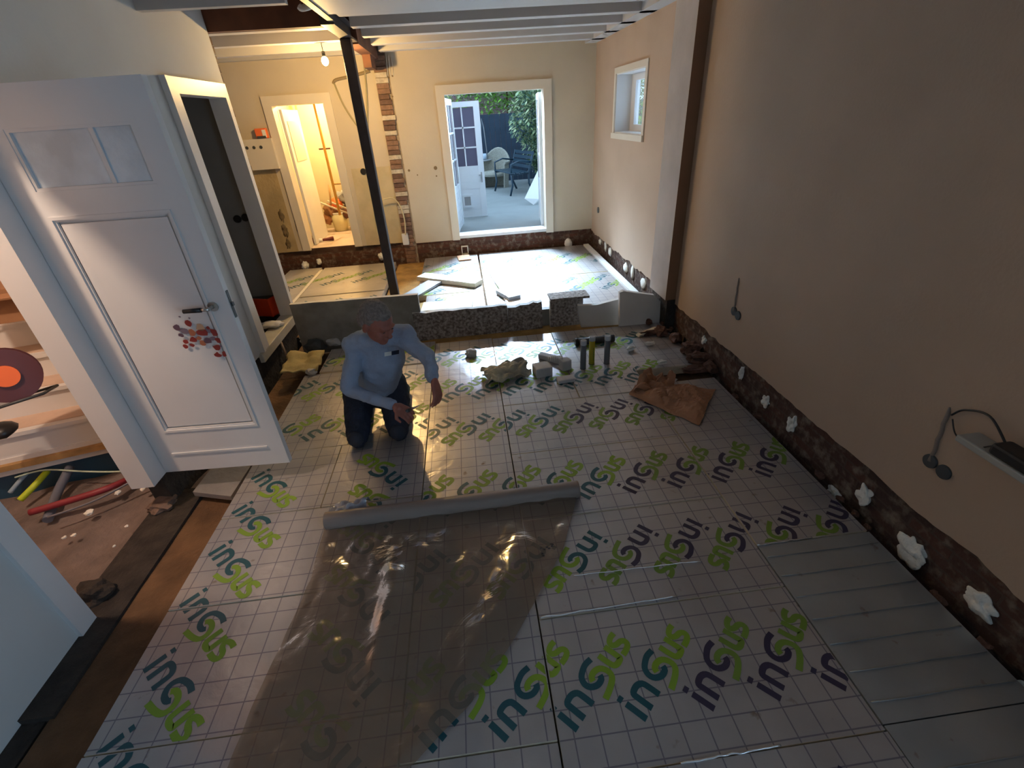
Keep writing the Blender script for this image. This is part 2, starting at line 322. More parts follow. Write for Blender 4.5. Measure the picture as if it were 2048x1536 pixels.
# stub of the removed partition: toothed brick strip
mb = MB()
for k in range(46):
    z0 = -.12 + k * .065; off = random.uniform(-.03, .02)
    mb.mi = random.choice([0, 0, 1, 2]); mb.box(-1.06, -.885 + off * (k % 2), YB - .012 - .02 * random.random(), YB + .2, z0, z0 + .058)
mb.mi = 3; mb.box(-1.06, -.86, YB + .01, YB + .22, -.2, 3.0)
struct('wall_partition_stub', mb, [mat('brown_brick', (.26, .15, .10), .9, noise_amt=.3, noise_scale=20, bump=.5), mat('dark_brown_brick', (.16, .09, .065), .9, noise_amt=.3, noise_scale=20, bump=.5), mat('plaster_smeared_brick', (.58, .50, .40), .9, noise_amt=.3, noise_scale=20, bump=.5), mat('old_mortar', (.42, .32, .22), .95, noise_amt=.3, noise_scale=20, bump=.5)])
# raw patch / tile bed on the kitchen wall: thin raw plaster layers
M_RAW = mat('raw_stained_plaster', (.50, .37, .19), .9, noise_amt=.35, noise_scale=2.2, bump=.3)
mb = MB(); a = ony(480, 315, YB); b2 = ony(560, 505, YB)
mb.box(-3.45, -2.76, YB - .006, YB, .27, 1.50); struct('wall_back_raw_patch', mb, M_RAW)
mb = MB(); mb.box(-1.66, -1.07, YB - .006, YB, .27, 1.42); struct('wall_back_tile_bed', mb, mat('tile_bed_plaster', (.55, .45, .28), .9, noise_amt=.15, noise_scale=5, bump=.2))
M_STAIN = mat('dark_wall_stain', (.20, .14, .07), .95, noise_amt=.4, noise_scale=12, bump=.4)
for (px, py, sx, sz) in [(563, 432, .035, .09), (570, 462, .04, .10), (577, 488, .035, .07), (595, 455, .02, .12), (588, 415, .018, .08)]:
    q_ = ony(px, py, YB); so = lump('wall_stain', (q_.x, YB - .006, q_.z), (sx, .003, sz), M_STAIN, bpy.data.objects['wall_back'], px, 3, .7, 2.2)
# casings
def casing(name, x0, x1, z0, z1, w, d, mt):
    mb = MB(); mb.box(x0 - w, x0, YB - d, YB + .2, z0, z1 + w); mb.box(x1, x1 + w, YB - d, YB + .2, z0, z1 + w); mb.box(x0, x1, YB - d, YB + .2, z1, z1 + w)
    return struct(name, mb, mt)
casing('trim_1', FX0 + .07, FX1 - .05, .24, FZ1 - .05, .12, .03, M_TRIM)
mb = MB(); mb.box(FX0, FX1, YB - .02, YB + .25, .26, .305); struct('trim_2', mb, M_WHITE)
casing('trim_3', KX0 + .02, KX1 - .02, .27, KZ1 - .02, .12, .025, M_TRIM)
# ---- left wall
YH = 2.58   # hinge of the white door
Y1N = 1.67
def wall_x(mb, x0, x1, y0, y1, z0, z1): mb.box(x0, x1, y0, y1, z0, z1)
mb = MB(); mb.box(XL - .12, XL, -2.4, Y1N, -.145, 3.0); mb.box(XL - .12, XL, Y1N, YH - .10, 2.33, 3.0); mb.box(XL - .12, XL, YH - .10, 4.38, .14, 3.0); mb.box(XL - .12, XL, 4.38, 5.28, 2.33, 3.0); mb.box(XL - .12, XL, 5.28, 5.36, .10, 3.0)
struct('wall_left', mb, M_WALL_L)
mb = MB()
for k in range(40):
    z0 = .1 + k * .07; mb.box(XL - .12, XL - .005, 5.36, 5.37 + .05 * random.random(), z0, z0 + .062)
struct('wall_left_broken_end', mb, M_BRICK_X)
mb = MB(); mb.box(XL, XL + .022, Y1N - .10, Y1N, -.14, 2.42); struct('trim_4', mb, M_WHITE)
mb = MB(); mb.box(XL - .13, XL + .006, YH - .18, YH - .005, .13, 2.33); struct('trim_5', mb, M_WHITE)
mb = MB(); mb.box(XL, XL + .021, Y1N, YH, 2.33, 2.42); struct('trim_6', mb, M_WHITE)
mb = MB(); mb.box(XL - .125, XL + .03, 4.29, 4.41, .156, 2.28); mb.box(XL - .125, XL + .03, 5.24, 5.31, .156, 2.28); mb.box(XL - .125, XL + .03, 4.29, 5.31, 2.28, 2.39); mb.box(XL, XL + .045, 4.255, 4.29, .156, 2.39); struct('door_2_frame', mb, M_WHITE)
mb = MB(); mb.box(XL - .14, XL + .03, 4.22, 5.34, .06, .155, bev=.008); struct('trim_7', mb, mat('dirty_white_sill', (.55, .52, .45), .5, noise_amt=.2, noise_scale=6))
# dark footing under the left wall
mb = MB(); mb.box(XL - .12, XL - .01, 2.5, 5.37, -.5, .12); mb.box(XL - .13, XL + .14, 1.2, 2.62, -.5, -.09); mb.box(XL - .12, XL + .10, -2.4, 1.2, -.5, -.12)
struct('wall_left_footing', mb, M_SOIL)
# ---- front wall with a window opening behind the camera
mb = MB(); mb.box(XL - .1, XR + .2, -2.6, -2.4, -.2, 3); struct('wall_front', mb, M_WALL_L)
# ---- ceiling
mb = MB(); mb.box(-.93, XRB + .05, 5.0, YB + .02, 2.93, 3.02); mb.box(-1.0, XRB + .05, -2.5, 5.0, ZC, 3.02); mb.box(XL - .12, -1.0, -2.5, 4.35, ZC + .02, 3.05); mb.box(-5, XL - .12, -2.5, .8, ZC + .02, 3.05); mb.box(-3.6, -1.1, 5.45, YB + .02, 2.93, 3.02); mb.box(-5, XL - .12, 4.22, 5.6, 2.9, 3.05)
struct('ceiling', mb, M_CEIL)
mb = MB(); mb.box(-3.6, -1.0, 4.35, 5.5, 3.25, 3.35); struct('ceiling_hole', mb, M_DWOOD)
for i, y in enumerate((5.0, 5.62, 6.24, 6.86, 7.48)):
    mb = MB(); mb.box(-.90, XRB, y, y + .13, ZC, 2.94, bev=.004); struct('trim_%d' % (20 + int(y * 10)), mb, M_CEIL)
mb = MB(); mb.box(1.93, XRB, 4.6, YB, 2.80, 2.94); struct('trim_8', mb, M_CEIL)
mb = MB(); mb.box(-.93, XRB, YB - .08, YB, 2.84, 2.95, bev=.01); struct('trim_9', mb, M_CEIL)
for y in (5.6, 6.4, 7.2):
    mb = MB(); mb.box(-3.5, -1.12, y, y + .12, 2.80, 2.94); struct('trim_%d' % (20 + int(y * 10)), mb, M_CEIL)
mb = MB(); mb.box(-3.5, -1.14, YB - .1, YB, 2.82, 2.94); struct('trim_10', mb, M_CEIL)
mb = MB(); mb.box(-2.95, -1.11, 5.37, 5.44, 2.78, 3.24); o = mb.build('timber_joist', M_DWOOD); tag(o, 'dark brown exposed timber joist across the opened ceiling above the kitchen', 'joist')
mb = MB(); mb.box(-2.3, -1.1, 4.28, 4.35, 2.76, 2.90); struct('trim_11', mb, M_CEIL)
mb = MB(); mb.box(-5.2, 2.6, -2.7, YB + .3, 3.36, 3.4); mb.box(-5.2, 2.6, YB + .02, YB + .24, 3.0, 3.36); mb.box(2.2, 2.38, -2.7, YB, 3.0, 3.36); mb.box(-5.2, 2.2, -2.7, -2.6, 2.9, 3.36); mb.box(-5.2, -5.1, -2.6, YB, -.6, 3.36); struct('ceiling_upper_floor', mb, M_DWOOD)
# steel beam, post, timber lintel
mb = MB()
for (x0, x1, z0, z1) in ((-1.10, -.98, 2.775, 2.79), (-1.10, -.98, 2.90, 2.915), (-1.045, -1.035, 2.79, 2.90)): mb.box(x0, x1, 5.28, 6.42, z0, z1)
mb.box(-1.10, -.98, 5.275, 5.285, 2.775, 2.98); mb.box(-1.02, -.965, 4.2, 5.30, 2.79, 2.98)
o = mb.build('steel_beam', M_STEEL); tag(o, 'black steel beam running to the back below the ceiling, on the post', 'beam')
mb = MB(); mb.box(-1.115, -.975, 6.42, YB - .01, 2.76, 2.93); mb.box(-1.10, -1.0, 7.35, 7.75, 2.62, 2.76); o = mb.build('timber_lintel', M_DWOOD); tag(o, 'dark reddish timber lintel between the black steel post and back wall', 'lintel')
post = empty('steel_post', (-1.05, 6.12, -.1), label='tall black steel post standing between the kitchen and back room', cat='post')
mb = MB(); mb.box(-1.105, -.995, 6.065, 6.175, -.1, 2.772, bev=.008); child(mb, 'shaft', M_STEEL, post)
mb = MB(); mb.box(-1.14, -.96, 6.03, 6.21, -.105, -.09); child(mb, 'base_plate', M_STEEL, post)
# ================================================================== FLOOR PANELS WITH PRINT
LX, LY, SW = .366, .085, .0125
GL = []
def smooth_path(p, k=3):
    out = []
    for i in range(len(p) - 1):
        p0 = p[max(i - 1, 0)]; p1 = p[i]; p2 = p[i + 1]; p3 = p[min(i + 2, len(p) - 1)]
        for j in range(k):
            t = j / k
            out.append(tuple(.5 * (2 * p1[c] + (p2[c] - p0[c]) * t + (2 * p0[c] - 5 * p1[c] + 4 * p2[c] - p3[c]) * t * t + (3 * p1[c] - p0[c] - 3 * p2[c] + p3[c]) * t ** 3) for c in (0, 1)))
    out.append(p[-1]); return out
def stroke(pts, ink, sm=True):
    pts = [(a * LX, b * LY) for a, b in pts]
    if sm: pts = smooth_path(pts)
    L = []; R_ = []
    for i, p in enumerate(pts):
        a = pts[max(i - 1, 0)]; b = pts[min(i + 1, len(pts) - 1)]; dx, dy = b[0] - a[0], b[1] - a[1]; l = math.hypot(dx, dy) or 1; nx, ny = -dy / l * SW, dx / l * SW
        L.append((p[0] + nx, p[1] + ny)); R_.append((p[0] - nx, p[1] - ny))
    for i in range(len(pts) - 1): GL.append((ink, [R_[i], R_[i + 1], L[i + 1], L[i]]))
stroke([(.01, 0), (.01, 1)], 0, False); stroke([(.01, 1.2), (.01, 1.42)], 0, False)
stroke([(.14, 0), (.14, .7), (.145, .93), (.19, 1.0), (.25, .98), (.30, .82), (.31, .5), (.31, 0)], 0)
stroke([(.70, 1.16), (.62, 1.23), (.553, 1.2), (.467, 1.06), (.427, .78), (.44, .49), (.507, .27), (.585, .27), (.61, .42)], 0)
stroke([(.51, .52), (.535, .68), (.60, .72), (.673, .58), (.705, .24), (.68, -.07), (.58, -.24), (.437, -.33)], 1)
stroke([(.79, .95), (.79, .4), (.80, .12), (.84, .02), (.88, .02), (.915, .05), (.92, .2), (.92, .95)], 1)
stroke([(1.13, .93), (1.06, .95), (1.0, .85), (.99, .68), (1.03, .53), (1.09, .46), (1.125, .3), (1.11, .1), (1.05, .02), (.97, .02)], 1)
def clip(poly, x0, x1, y0, y1):
    for ax, v, sg in ((0, x0, 1), (0, x1, -1), (1, y0, 1), (1, y1, -1)):
        out = []
        for i in range(len(poly)):
            a, b = poly[i - 1], poly[i]; da, db = (a[ax] - v) * sg, (b[ax] - v) * sg
            if da >= 0: out.append(a)
            if (da >= 0) != (db >= 0):
                t = da / (da - db); out.append((a[0] + (b[0] - a[0]) * t, a[1] + (b[1] - a[1]) * t))
        poly = out
        if len(poly) < 3: return None
    return poly
def stamp(mb, logos, x0, x1, y0, y1, z, inks=(1, 2)):
    for (lx, ly, ang, sc) in logos:
        ca, sa = math.cos(ang) * sc, math.sin(ang) * sc
        cx, cy = lx + ca * .2, ly + sa * .2
        if not (x0 - .35 < cx < x1 + .35 and y0 - .35 < cy < y1 + .35): continue
        for ink, q in GL:
            p = clip([(lx + ca * x - sa * y, ly + sa * x + ca * y) for x, y in q], x0, x1, y0, y1)
            if p:
                o2 = 2 if lx > .62 and y0 < 2.9 and ly < 3.2 else 0  # right-hand logos take the inks tinted for the light there
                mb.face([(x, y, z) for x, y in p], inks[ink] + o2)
A45, A135 = math.radians(44), math.radians(-136)
MAIN = []
for k in range(-3, 8):
    MAIN.append((-.05 + .265 * k, .825, A45, 1))
    MAIN.append((-.31 + .265 * k, -.32, A45, 1))
    MAIN.append((.46 + .28 * (k - 1) + .03, 1.75, A135, 1))
    MAIN.append((.46 + .28 * (k - 1) + .05, .60, A135, 1))
    MAIN.append((.56 + .28 * (k - 3), 1.985, A45, 1.05))
    MAIN.append((-.06 + .27 * (k - 1) + .03, 3.02, A135, 1.05))
    MAIN.append((-.30 + .26 * (k - 1), 3.24, A45, 1.12))
    MAIN.append((-.05 + .27 * (k - 1), 4.25, A135, 1.1))
LEFT = [(-1.60, y, math.radians(-46), 1.05) for y in [2.53 - .31 * k for k in range(8)]] + [(-.55, y, math.radians(134), 1.05) for y in [2.35 - .31 * k for k in range(8)]]
LEFTB = [(-1.62 + .29 * k, 2.90, A45, 1.05) for k in range(6)] + [(-1.25 + .29 * k, 3.86, A135, 1.05) for k in range(-1, 5)] + [(-1.55 + .29 * k, 4.02, A45, 1.0) for k in range(6)]
BACK = []
for j in range(5):
    for k in range(12):
        BACK.append((-2.9 + .45 * k + .1 * j, 4.95 + .62 * j, A45 if j % 2 else A135, 1))
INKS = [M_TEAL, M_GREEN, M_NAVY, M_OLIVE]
def panel(x0, x1, y0, y1, logos, label, group, foil=M_FOIL, z=0, outline=None, gap=.004, tilt=0):
    z += random.uniform(-.003, .003)
    mb = MB(); x0 += gap; x1 -= gap; y0 += gap; y1 -= gap
    if outline: mb.prism(outline, z - .08, z)
    else: mb.box(x0, x1, y0, y1, z - .08, z)
    mb.bm.normal_update()
    for fc in mb.bm.faces:
        if fc.normal.z < .5: fc.material_index = 5
    if logos: stamp(mb, logos, x0 + .004, x1 - .004, y0 + .004, y1 - .004, z + .0012)
    cx, cy = (x0 + x1) / 2, (y0 + y1) / 2
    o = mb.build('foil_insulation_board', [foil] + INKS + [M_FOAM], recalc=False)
    tag(o, label, 'insulation panel', group)
    return o
G = 'printed insulation panels laid on the floor'
ys_left = [(-.22, .38), (.38, .98), (.98, 1.58), (1.58, 2.18), (2.18, 2.80)]
wl = ['nearest the bottom edge of the photo', 'second from the bottom edge', 'third from the bottom edge', 'level with the film roll', 'fifth up, below the white door corner']
for (a, b), w in zip(ys_left, wl):
    panel(-1.65, -1.06 if a > 2 else -.445, a, b, LEFT, 'printed foil floor panel in the left row, ' + w, G)
panel(-1.06, -.445, 2.18, 2.80, LEFT, 'printed foil floor panel under the knees of the kneeling man', G)
panel(-1.65, -1.02, 2.80, 3.98, LEFTB, 'printed foil floor panel left of the kneeling man beside the white door', G)
panel(-1.02, -.445, 2.80, 3.98, LEFTB, 'printed foil floor panel right behind the kneeling man', G)
panel(-1.52, -.95, 3.99, 4.50, LEFTB, 'short yellow lit floor panel behind the man, at far left', G, z=.012)
panel(-.93, -.445, 3.99, 4.46, LEFTB, 'short yellow lit floor panel behind the shoulder of the man', G, z=.006)
for (a, b), w in zip([(-.4, .8), (.8, 2.0), (2.0, 3.18), (3.18, 4.42)], ['under the bottom end of the loose film', 'under the middle of the loose film', 'just behind the film roll', 'at the far end beside the raised arm of the man']):
    panel(-.445, .14, a, b, MAIN, 'narrow printed floor panel ' + w, G)
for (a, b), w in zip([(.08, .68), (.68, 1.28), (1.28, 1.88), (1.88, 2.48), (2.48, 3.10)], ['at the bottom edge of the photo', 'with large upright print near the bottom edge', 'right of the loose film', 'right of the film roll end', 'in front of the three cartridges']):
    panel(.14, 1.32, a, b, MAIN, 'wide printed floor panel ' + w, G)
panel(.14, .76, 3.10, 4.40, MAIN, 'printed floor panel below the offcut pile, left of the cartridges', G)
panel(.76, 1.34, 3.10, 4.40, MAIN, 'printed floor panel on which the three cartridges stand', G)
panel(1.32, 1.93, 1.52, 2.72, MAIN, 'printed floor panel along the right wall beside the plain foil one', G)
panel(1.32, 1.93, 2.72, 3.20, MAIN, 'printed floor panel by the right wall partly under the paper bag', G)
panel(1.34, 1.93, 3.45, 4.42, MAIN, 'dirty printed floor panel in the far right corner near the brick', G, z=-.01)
# plain foil panels
def plain(x0, x1, y0, y1, label):
    mb = MB(); mb.box(x0, x1, y0, y1, -.08, 0)
    y = y0 + .07
    while y < y1 - .03:
        L = []
        for i in range(13):
            x = x0 + .01 + (x1 - x0 - .02) * i / 12; L.append((x, y + .004 * noise.noise(Vector((x * 5, y * 9, 0))), .0025))
        mb.tube(L, .0028, 5); y += .112
    o = mb.build('plain_foil_insulation_board', M_FOILP); tag(o, label, 'insulation panel', 'unprinted foil panels along the right wall')
plain(1.322, 1.93, .70, 1.515, 'unprinted grey foil floor panel with fine ridges beside the right wall')
plain(1.322, 1.93, -.3, .695, 'unprinted grey foil floor panel in the bottom right corner of the photo')
# small ridges of folded foil along seams
def ridge(p0, p1, r_=.004, n=24, label=None, seed=0):
    mb = MB(); L = []
    for i in range(n + 1):
        t = i / n; L.append((p0[0] + (p1[0] - p0[0]) * t, p0[1] + (p1[1] - p0[1]) * t + .006 * noise.noise(Vector((t * 9, seed, 0))), .004 + .004 * noise.noise(Vector((t * 14, seed, 4)))))
    mb.tube(L, r_, 6); o = mb.build('foil_fold', mat('bright_foil_edge', (.75, .76, .78), .25, .8)); tag(o, label, 'foil fold', 'raised foil folds on the panel joints')
ridge((.15, 1.283), (.80, 1.30), label='raised shiny foil fold on the joint right of the loose film', seed=1)
ridge((.35, 1.48), (1.0, 1.47), .003, label='raised shiny foil fold one strip farther from the loose film', seed=2)
ridge((.55, .678), (.92, .684), label='raised shiny foil fold on the joint at the bottom edge', seed=3)
ridge((1.32, 1.518), (1.62, 1.522), .005, label='raised shiny foil fold at the corner of the plain foil panel', seed=4)
# back room panels
GB = 'foil panels on the floor of the back room'
panel(-.62, .13, 4.86, 5.95, BACK, 'bluish foil floor panel in the back room, front left beside the sand', GB)
panel(-.75, .13, 5.97, 7.05, BACK, 'bluish foil floor panel in the back room below the long offcut', GB)
panel(-.75, .13, 7.07, 7.86, BACK, 'bluish foil floor panel in the back room below the french door, left', GB)
panel(.15, 1.93, 4.86, 6.30, BACK, 'bluish foil floor panel in the back room, front right behind the white boards', GB)
panel(.15, 1.93, 6.32, 7.88, BACK, 'bluish foil floor panel in the back room, rear right by the french door', GB)
panel(-2.95, -2.43, 5.6, 7.85, BACK, 'dusty foil floor panel against the left side of the kitchen', GB, M_FOILK)
panel(-2.38, -1.22, 5.6, 6.35, BACK, 'yellow lit foil floor panel in the front of the kitchen', GB, M_FOILK)
panel(-2.38, -1.22, 6.37, 7.80, BACK, 'yellow lit foil floor panel in the rear of the kitchen below its door', GB, M_FOILK)
mb = MB(); mb.box(-2.428, -2.382, 5.6, 7.7, -.08, .004); o = mb.build('foam_strip', M_FOAM); tag(o, 'thin pale foam strip filling the joint in the kitchen floor', 'foam strip')
mb = MB(); mb.box(1.935, 2.02, 4.72, 7.84, -.10, .02); o = mb.build('edge_strip', M_WBOARD); tag(o, 'long white edge strip along the right side of the back room floor', 'foam strip')
mb = MB()
ol = [(-1.20, 4.78), (-.65, 4.78), (-.62, 6.0), (-.76, 6.6), (-.76, 7.9), (-1.20, 7.9)]
mb.prism(ol, -.105, -.07); o = mb.build('floor_sand_trench', M_SANDY); tag(o, kind='structure')
mb = MB(); mb.prism([(-.62, 4.43), (1.42, 4.41), (1.95, 4.45), (1.95, 4.62), (.9, 4.82), (-.62, 4.62)], -.105, -.05); tag(mb.build('floor_sand_strip', M_SANDY), kind='structure')
# ================================================================== BOARDS ON EDGE ACROSS THE ROOM
def standing(name, outline, y, th, mats, label, cat, lean=0, group=None, face_mat=1):
    """outline in x,z; standing in the plane y (front face), thickness th to the back"""
    mb = MB(); n = len(outline)
    fr = [mb.bm.verts.new((x, y + lean * (z + .1), z)) for x, z in outline]; bk = [mb.bm.verts.new((x, y + th + lean * (z + .1), z)) for x, z in outline]
    f1 = mb.bm.faces.new(fr); f2 = mb.bm.faces.new(bk[::-1]); f1.material_index = 1; f2.material_index = 1
    for k in range(n): mb.bm.faces.new((fr[k], bk[k], bk[(k + 1) % n], fr[(k + 1) % n])).material_index = 0
    o = mb.build(name, mats); return tag(o, label, cat, group)
def rough_top(x0, x1, z0, z1a, z1b, n=10, amp=.012, sd=0):
    top = [(x0 + (x1 - x0) * (1 - i / n), z1b + (z1a - z1b) * (i / n) + amp * noise.noise(Vector((i * 1.7, sd, 0)))) for i in range(n + 1)]
    return [(x0, z0), (x1, z0)] + top
GS = 'boards set on edge between the front and back room'
standing('insulation_board', rough_top(-1.86, -.575, -.09, .47, .455, 14, .006, 1), 4.66, .05, [M_WBOARD, M_BOARD], 'long grey board on edge behind the man, tallest and leftmost of the row', 'board', group=GS)
standing('insulation_board', rough_top(-.66, .335, -.09, .265, .255, 14, .02, 2), 4.64, .06, [M_WBOARD, M_SPECK], 'long low speckled board on edge right of the steel post', 'board', group=GS)
standing('insulation_board', rough_top(.34, .71, -.08, .22, .26, 8, .03, 3), 4.65, .07, [M_WBOARD, M_SPECK], 'short broken speckled board on edge left of the bright gap', 'board', group=GS)
standing('insulation_board', rough_top(.80, 1.16, -.09, .25, .26, 10, .035, 4), 4.66, .06, [M_WBOARD, M_SPECK], 'short cracked grey board on edge just right of the bright gap', 'board', group=GS)
mb = MB(); mb.box(.80, 1.22, 4.62, 4.82, .262, .285); o = mb.build('insulation_offcut', M_SPECK); tag(o, 'thin grey strip lying on top of the cracked board', 'board')
standing('foam_board', [(1.12, -.04), (1.54, -.05), (1.56, .10), (1.57, .25), (1.42, .225), (1.28, .20), (1.08, .21), (1.085, .1)], 4.55, .05, [M_WBOARD, M_WBOARD], 'white foam board on edge with a sloping top, left of the two white boards', 'board', group=GS)
standing('foam_board', [(1.50, -.06), (1.97, -.04), (1.985, .16), (1.86, .29), (1.53, .36), (1.49, .35)], 4.40, .05, [M_WBOARD, M_WBOARD], 'square white foam board leaning before the pier, rightmost of the row', 'board', .12, GS)
mb = MB(); mb.box(-.58, .9, 4.72, 4.80, -.1, .14); o = mb.build('insulation_offcut', M_BOARD); tag(o, 'grey board lying flat behind the low speckled board', 'board')
# ------------------------------------------------ loose pieces in the back room
def plank(name, p0, p1, w, th, mt, label, cat, z0=.0, z1=None, group=None, bend=0):
    mb = MB(); p0 = Vector((*p0[:2], z0)); p1 = Vector((*p1[:2], z1 if z1 is not None else z0)); d = (p1 - p0); n = Vector((-d.y, d.x, 0)).normalized() * w / 2; N = 12
    up = Vector((0, 0, th)); prev = None
    for i in range(N + 1):
        t = i / N; c = p0 + d * t + n * (.12 * noise.noise(Vector((t * 6, th * 50, 0)))) + Vector((0, 0, bend * 4 * t * (1 - t)))
        q = [mb.bm.verts.new(v) for v in (c - n, c + n, c + n + up, c - n + up)]
        if prev:
            for k in range(4): mb.bm.faces.new((prev[k], prev[(k + 1) % 4], q[(k + 1) % 4], q[k]))
        else: mb.bm.faces.new(q[::-1])
        prev = q
    mb.bm.faces.new(prev); o = mb.build(name, mt); return tag(o, label, cat, group)
GO = 'foam offcuts lying about in the back room'
plank('foam_offcut', onz(842, 552, .05), onz(958, 568, .03), .20, .06, [M_FOAM], 'long pale foam offcut with a torn brown side lying across the back room floor', 'offcut', .01, .01, GO)
plank('foam_offcut', onz(845, 618, .02), onz(945, 611, .02), .30, .05, [M_FOAM], 'wide yellowish foam offcut lying right behind the low speckled board', 'offcut', .0, .0, GO)
plank('foam_offcut', onz(815, 590, .05), onz(880, 555, .05), .22, .03, [M_GREY], 'bluish grey foil faced offcut beside the foot of the steel post', 'offcut', .0, .02, GO)
plank('foam_offcut', onz(1003, 583, .02), onz(1030, 600, .02), .16, .05, [M_GREY], 'small crumpled grey offcut lying on the brightly lit back floor', 'offcut', .005, .02, GO)
plank('foam_offcut', onz(1022, 590, .02), onz(1032, 612, .02), .20, .02, [M_WBOARD], 'small white square offcut lying near the bright gap in the boards', 'offcut', .005, .005, GO)
plank('foam_offcut', onz(985, 545, .02), onz(1015, 590, .02), .10, .03, [M_WBOARD], 'narrow white strip offcut lying in the brightest spot of the back floor', 'offcut', .005, .005, GO)
mb = MB(); pc = onz(928, 515, .02)
mb.box(-.10, .10, -.15, .15, 0, .02, rotz(.1, (pc.x, pc.y, .004))); o = mb.build('wood_piece', M_CARD); tag(o, 'small brown board piece on the floor under the white wall frame', 'wood piece')
mb = MB(); p = ony(929, 500, YB - .03)
for (a, b, c, d) in ((-.05, -.035, -.09, .06), (.05, .065, -.07, .06), (-.05, .065, .05, .065), (-.03, .06, -.075, -.06)): mb.box(p.x + a, p.x + b, YB - .035, YB + .01, p.z + c, p.z + d)
o = mb.build('pipe_clip_frame', M_DAB); tag(o, 'small white rectangular frame on the brick base below the french door', 'wall clip')
for i, (px, py, s) in enumerate([(610, 532, .07), (638, 524, .05), (762, 514, .06), (1137, 487, .08)]):
    p = ony(px, py, YB - .05); o = lump('mortar_lump', (p.x, YB - .03, p.z), (s * .8, .05, s), M_DAB, seed=i); tag(o, ['pale mortar lump at the kitchen wall foot, leftmost', 'pale mortar lump at the kitchen wall foot, second from left', 'pale mortar lump at the wall foot left of the steel post', 'pale mortar lump in the far corner below the right end of the back wall'][i], 'mortar lump', 'mortar lumps at the foot of the back wall')

# ------------------------------------------------ plaster dabs on the brick of the right wall
DABS = [(1408, 680, .03, .05), (1483, 745, .025, .08), (1530, 803, .04, .06), (1583, 848, .035, .08), (1667, 985, .04, .045), (1728, 990, .045, .09), (1822, 1100, .07, .11), (1958, 1210, .06, .075), (2046, 1385, .05, .05)]
for i, (px, py, sy, sz) in enumerate(DABS):
    p = onx(px, py, XR + .01); o = lump('plaster_dab', (XR + .015, p.y, p.z), (.022, sy, sz * .62), M_DAB, wr, i + 3, 4, .8, 1.7)
wrb = bpy.data.objects['wall_right_back']
for i, (px, py, sy, sz) in enumerate([(1200, 484, .07, .045), (1211, 492, .06, .08), (1220, 504, .08, .06), (1251, 536, .09, .07), (1265, 545, .05, .10), (1286, 567, .09, .07)]):
    p = onx(px, py, XRB + .01); lump('plaster_dab', (XRB + .015, p.y, p.z), (.02, sy, sz), M_DAB, wrb, i + 33, 2, .5, 2.4)
# rubble along the right wall
GR = 'loose brick rubble along the right wall'
RB = mat('red_brown_rubble', (.14, .065, .045), .95, noise_amt=.5, noise_scale=14, bump=.7)
for i in range(26):
    y = 3.25 + random.random() * 1.15; x = 1.80 + random.random() * .2; s = .02 + .05 * random.random() ** 2
    if i > 14: y = .6 + random.random() * 2.6; x = 1.945 + random.random() * .04; s = .015 + .012 * random.random()
    o = lump('brick_rubble', (x, y, s * .5 + (.0 if i <= 14 else -.02)), (s, s * 1.4, s * .8), RB, None, i, 2, .6, 1.6)
    tag(o, 'reddish brown lump of broken brick at the foot of the right wall', 'rubble', GR)
for (px, py, sx, sy, sz, lb) in [(1400, 722, .12, .10, .05, 'large broken brick lump at the right wall behind the paper bag'), (1425, 700, .10, .09, .06, 'broken brick lump with a flat top at the foot of the right wall'), (1305, 668, .16, .03, .03, 'reddish brick piece lying below the white leaning board'), (1395, 740, .16, .07, .02, 'flat heap of brown brick grit beside the paper bag')]:
    p = onz(px, py); tag(lump('brick_rubble', (min(p.x, 1.93), p.y, sz * .6), (sx, sy, sz), RB, None, px, 3, .6, 2), lb, 'rubble', 'big broken brick lumps near the right wall')
plank('wood_piece', onz(1275, 673), onz(1312, 662), .05, .02, [M_FOAM], 'pale wooden splinter lying in front of the reddish brick piece', 'wood piece', .0, .02)

# ================================================================== CARTRIDGES, OFFCUT PILE, BAG
M_CLR = mat('translucent_nozzle', (.62, .66, .70), .25, alpha=.75)
def cartridge(px, py, body, label):
    p = onz(px, py); e_ = empty('sealant_cartridge', (p.x, p.y, 0), label=label, cat='cartridge', group='three cartridges standing on the floor panels')
    L = lambda z: (p.x, p.y, z); R_ = .026
    mb = MB(); mb.tube([L(.003), L(.006), L(.235)], [R_ * .96, R_, R_], 24); child(mb, 'tube', body, e_)
    mb = MB(); mb.tube([L(.235), L(.24), L(.275), L(.278)], [R_ * 1.04, R_ * 1.06, R_ * 1.06, R_ * .9], 24); mb.tube([L(.24), L(.25)], [.012, .012], 12); child(mb, 'cap', M_CLR, e_)
    mb = MB(); mb.tube([L(.001), L(.008)], [R_ * 1.06, R_ * 1.06], 24); child(mb, 'base_ring', M_DGREY, e_)
    return e_
GT = mat('grey_cartridge', (.13, .14, .16), .4)
cartridge(1166, 737, GT, 'grey cartridge with clear cap, leftmost of the three standing')
YL = mat('yellow_cartridge', (.42, .33, .01), .4)
cy = cartridge(1183, 728, YL, 'yellow cartridge with clear cap, between the two grey ones')
mb = MB(); p = onz(1183, 728)
for k in range(7): mb.box(p.x - .0285, p.x - .0262 + .0002, p.y - .02, p.y - .006, .06 + k * .02, .07 + k * .02) if False else mb.box(p.x + .004, p.x + .012, p.y - .0268, p.y - .0245, .05 + k * .018, .062 + k * .018)
child(mb, 'label_print', M_OLIVE, cy)
cartridge(1213, 727, GT, 'grey cartridge with clear cap, rightmost of the three standing')
e_ = empty('black_tube', (onz(1190, 672).x, onz(1190, 672).y, 0), label='short black tube lying flat behind the three cartridges', cat='tube')
a = onz(1152, 684, .035); b = onz(1228, 676, .035); mb = MB(); mb.tube([a, b], .034, 18); child(mb, 'tube_body', M_DGREY, e_)
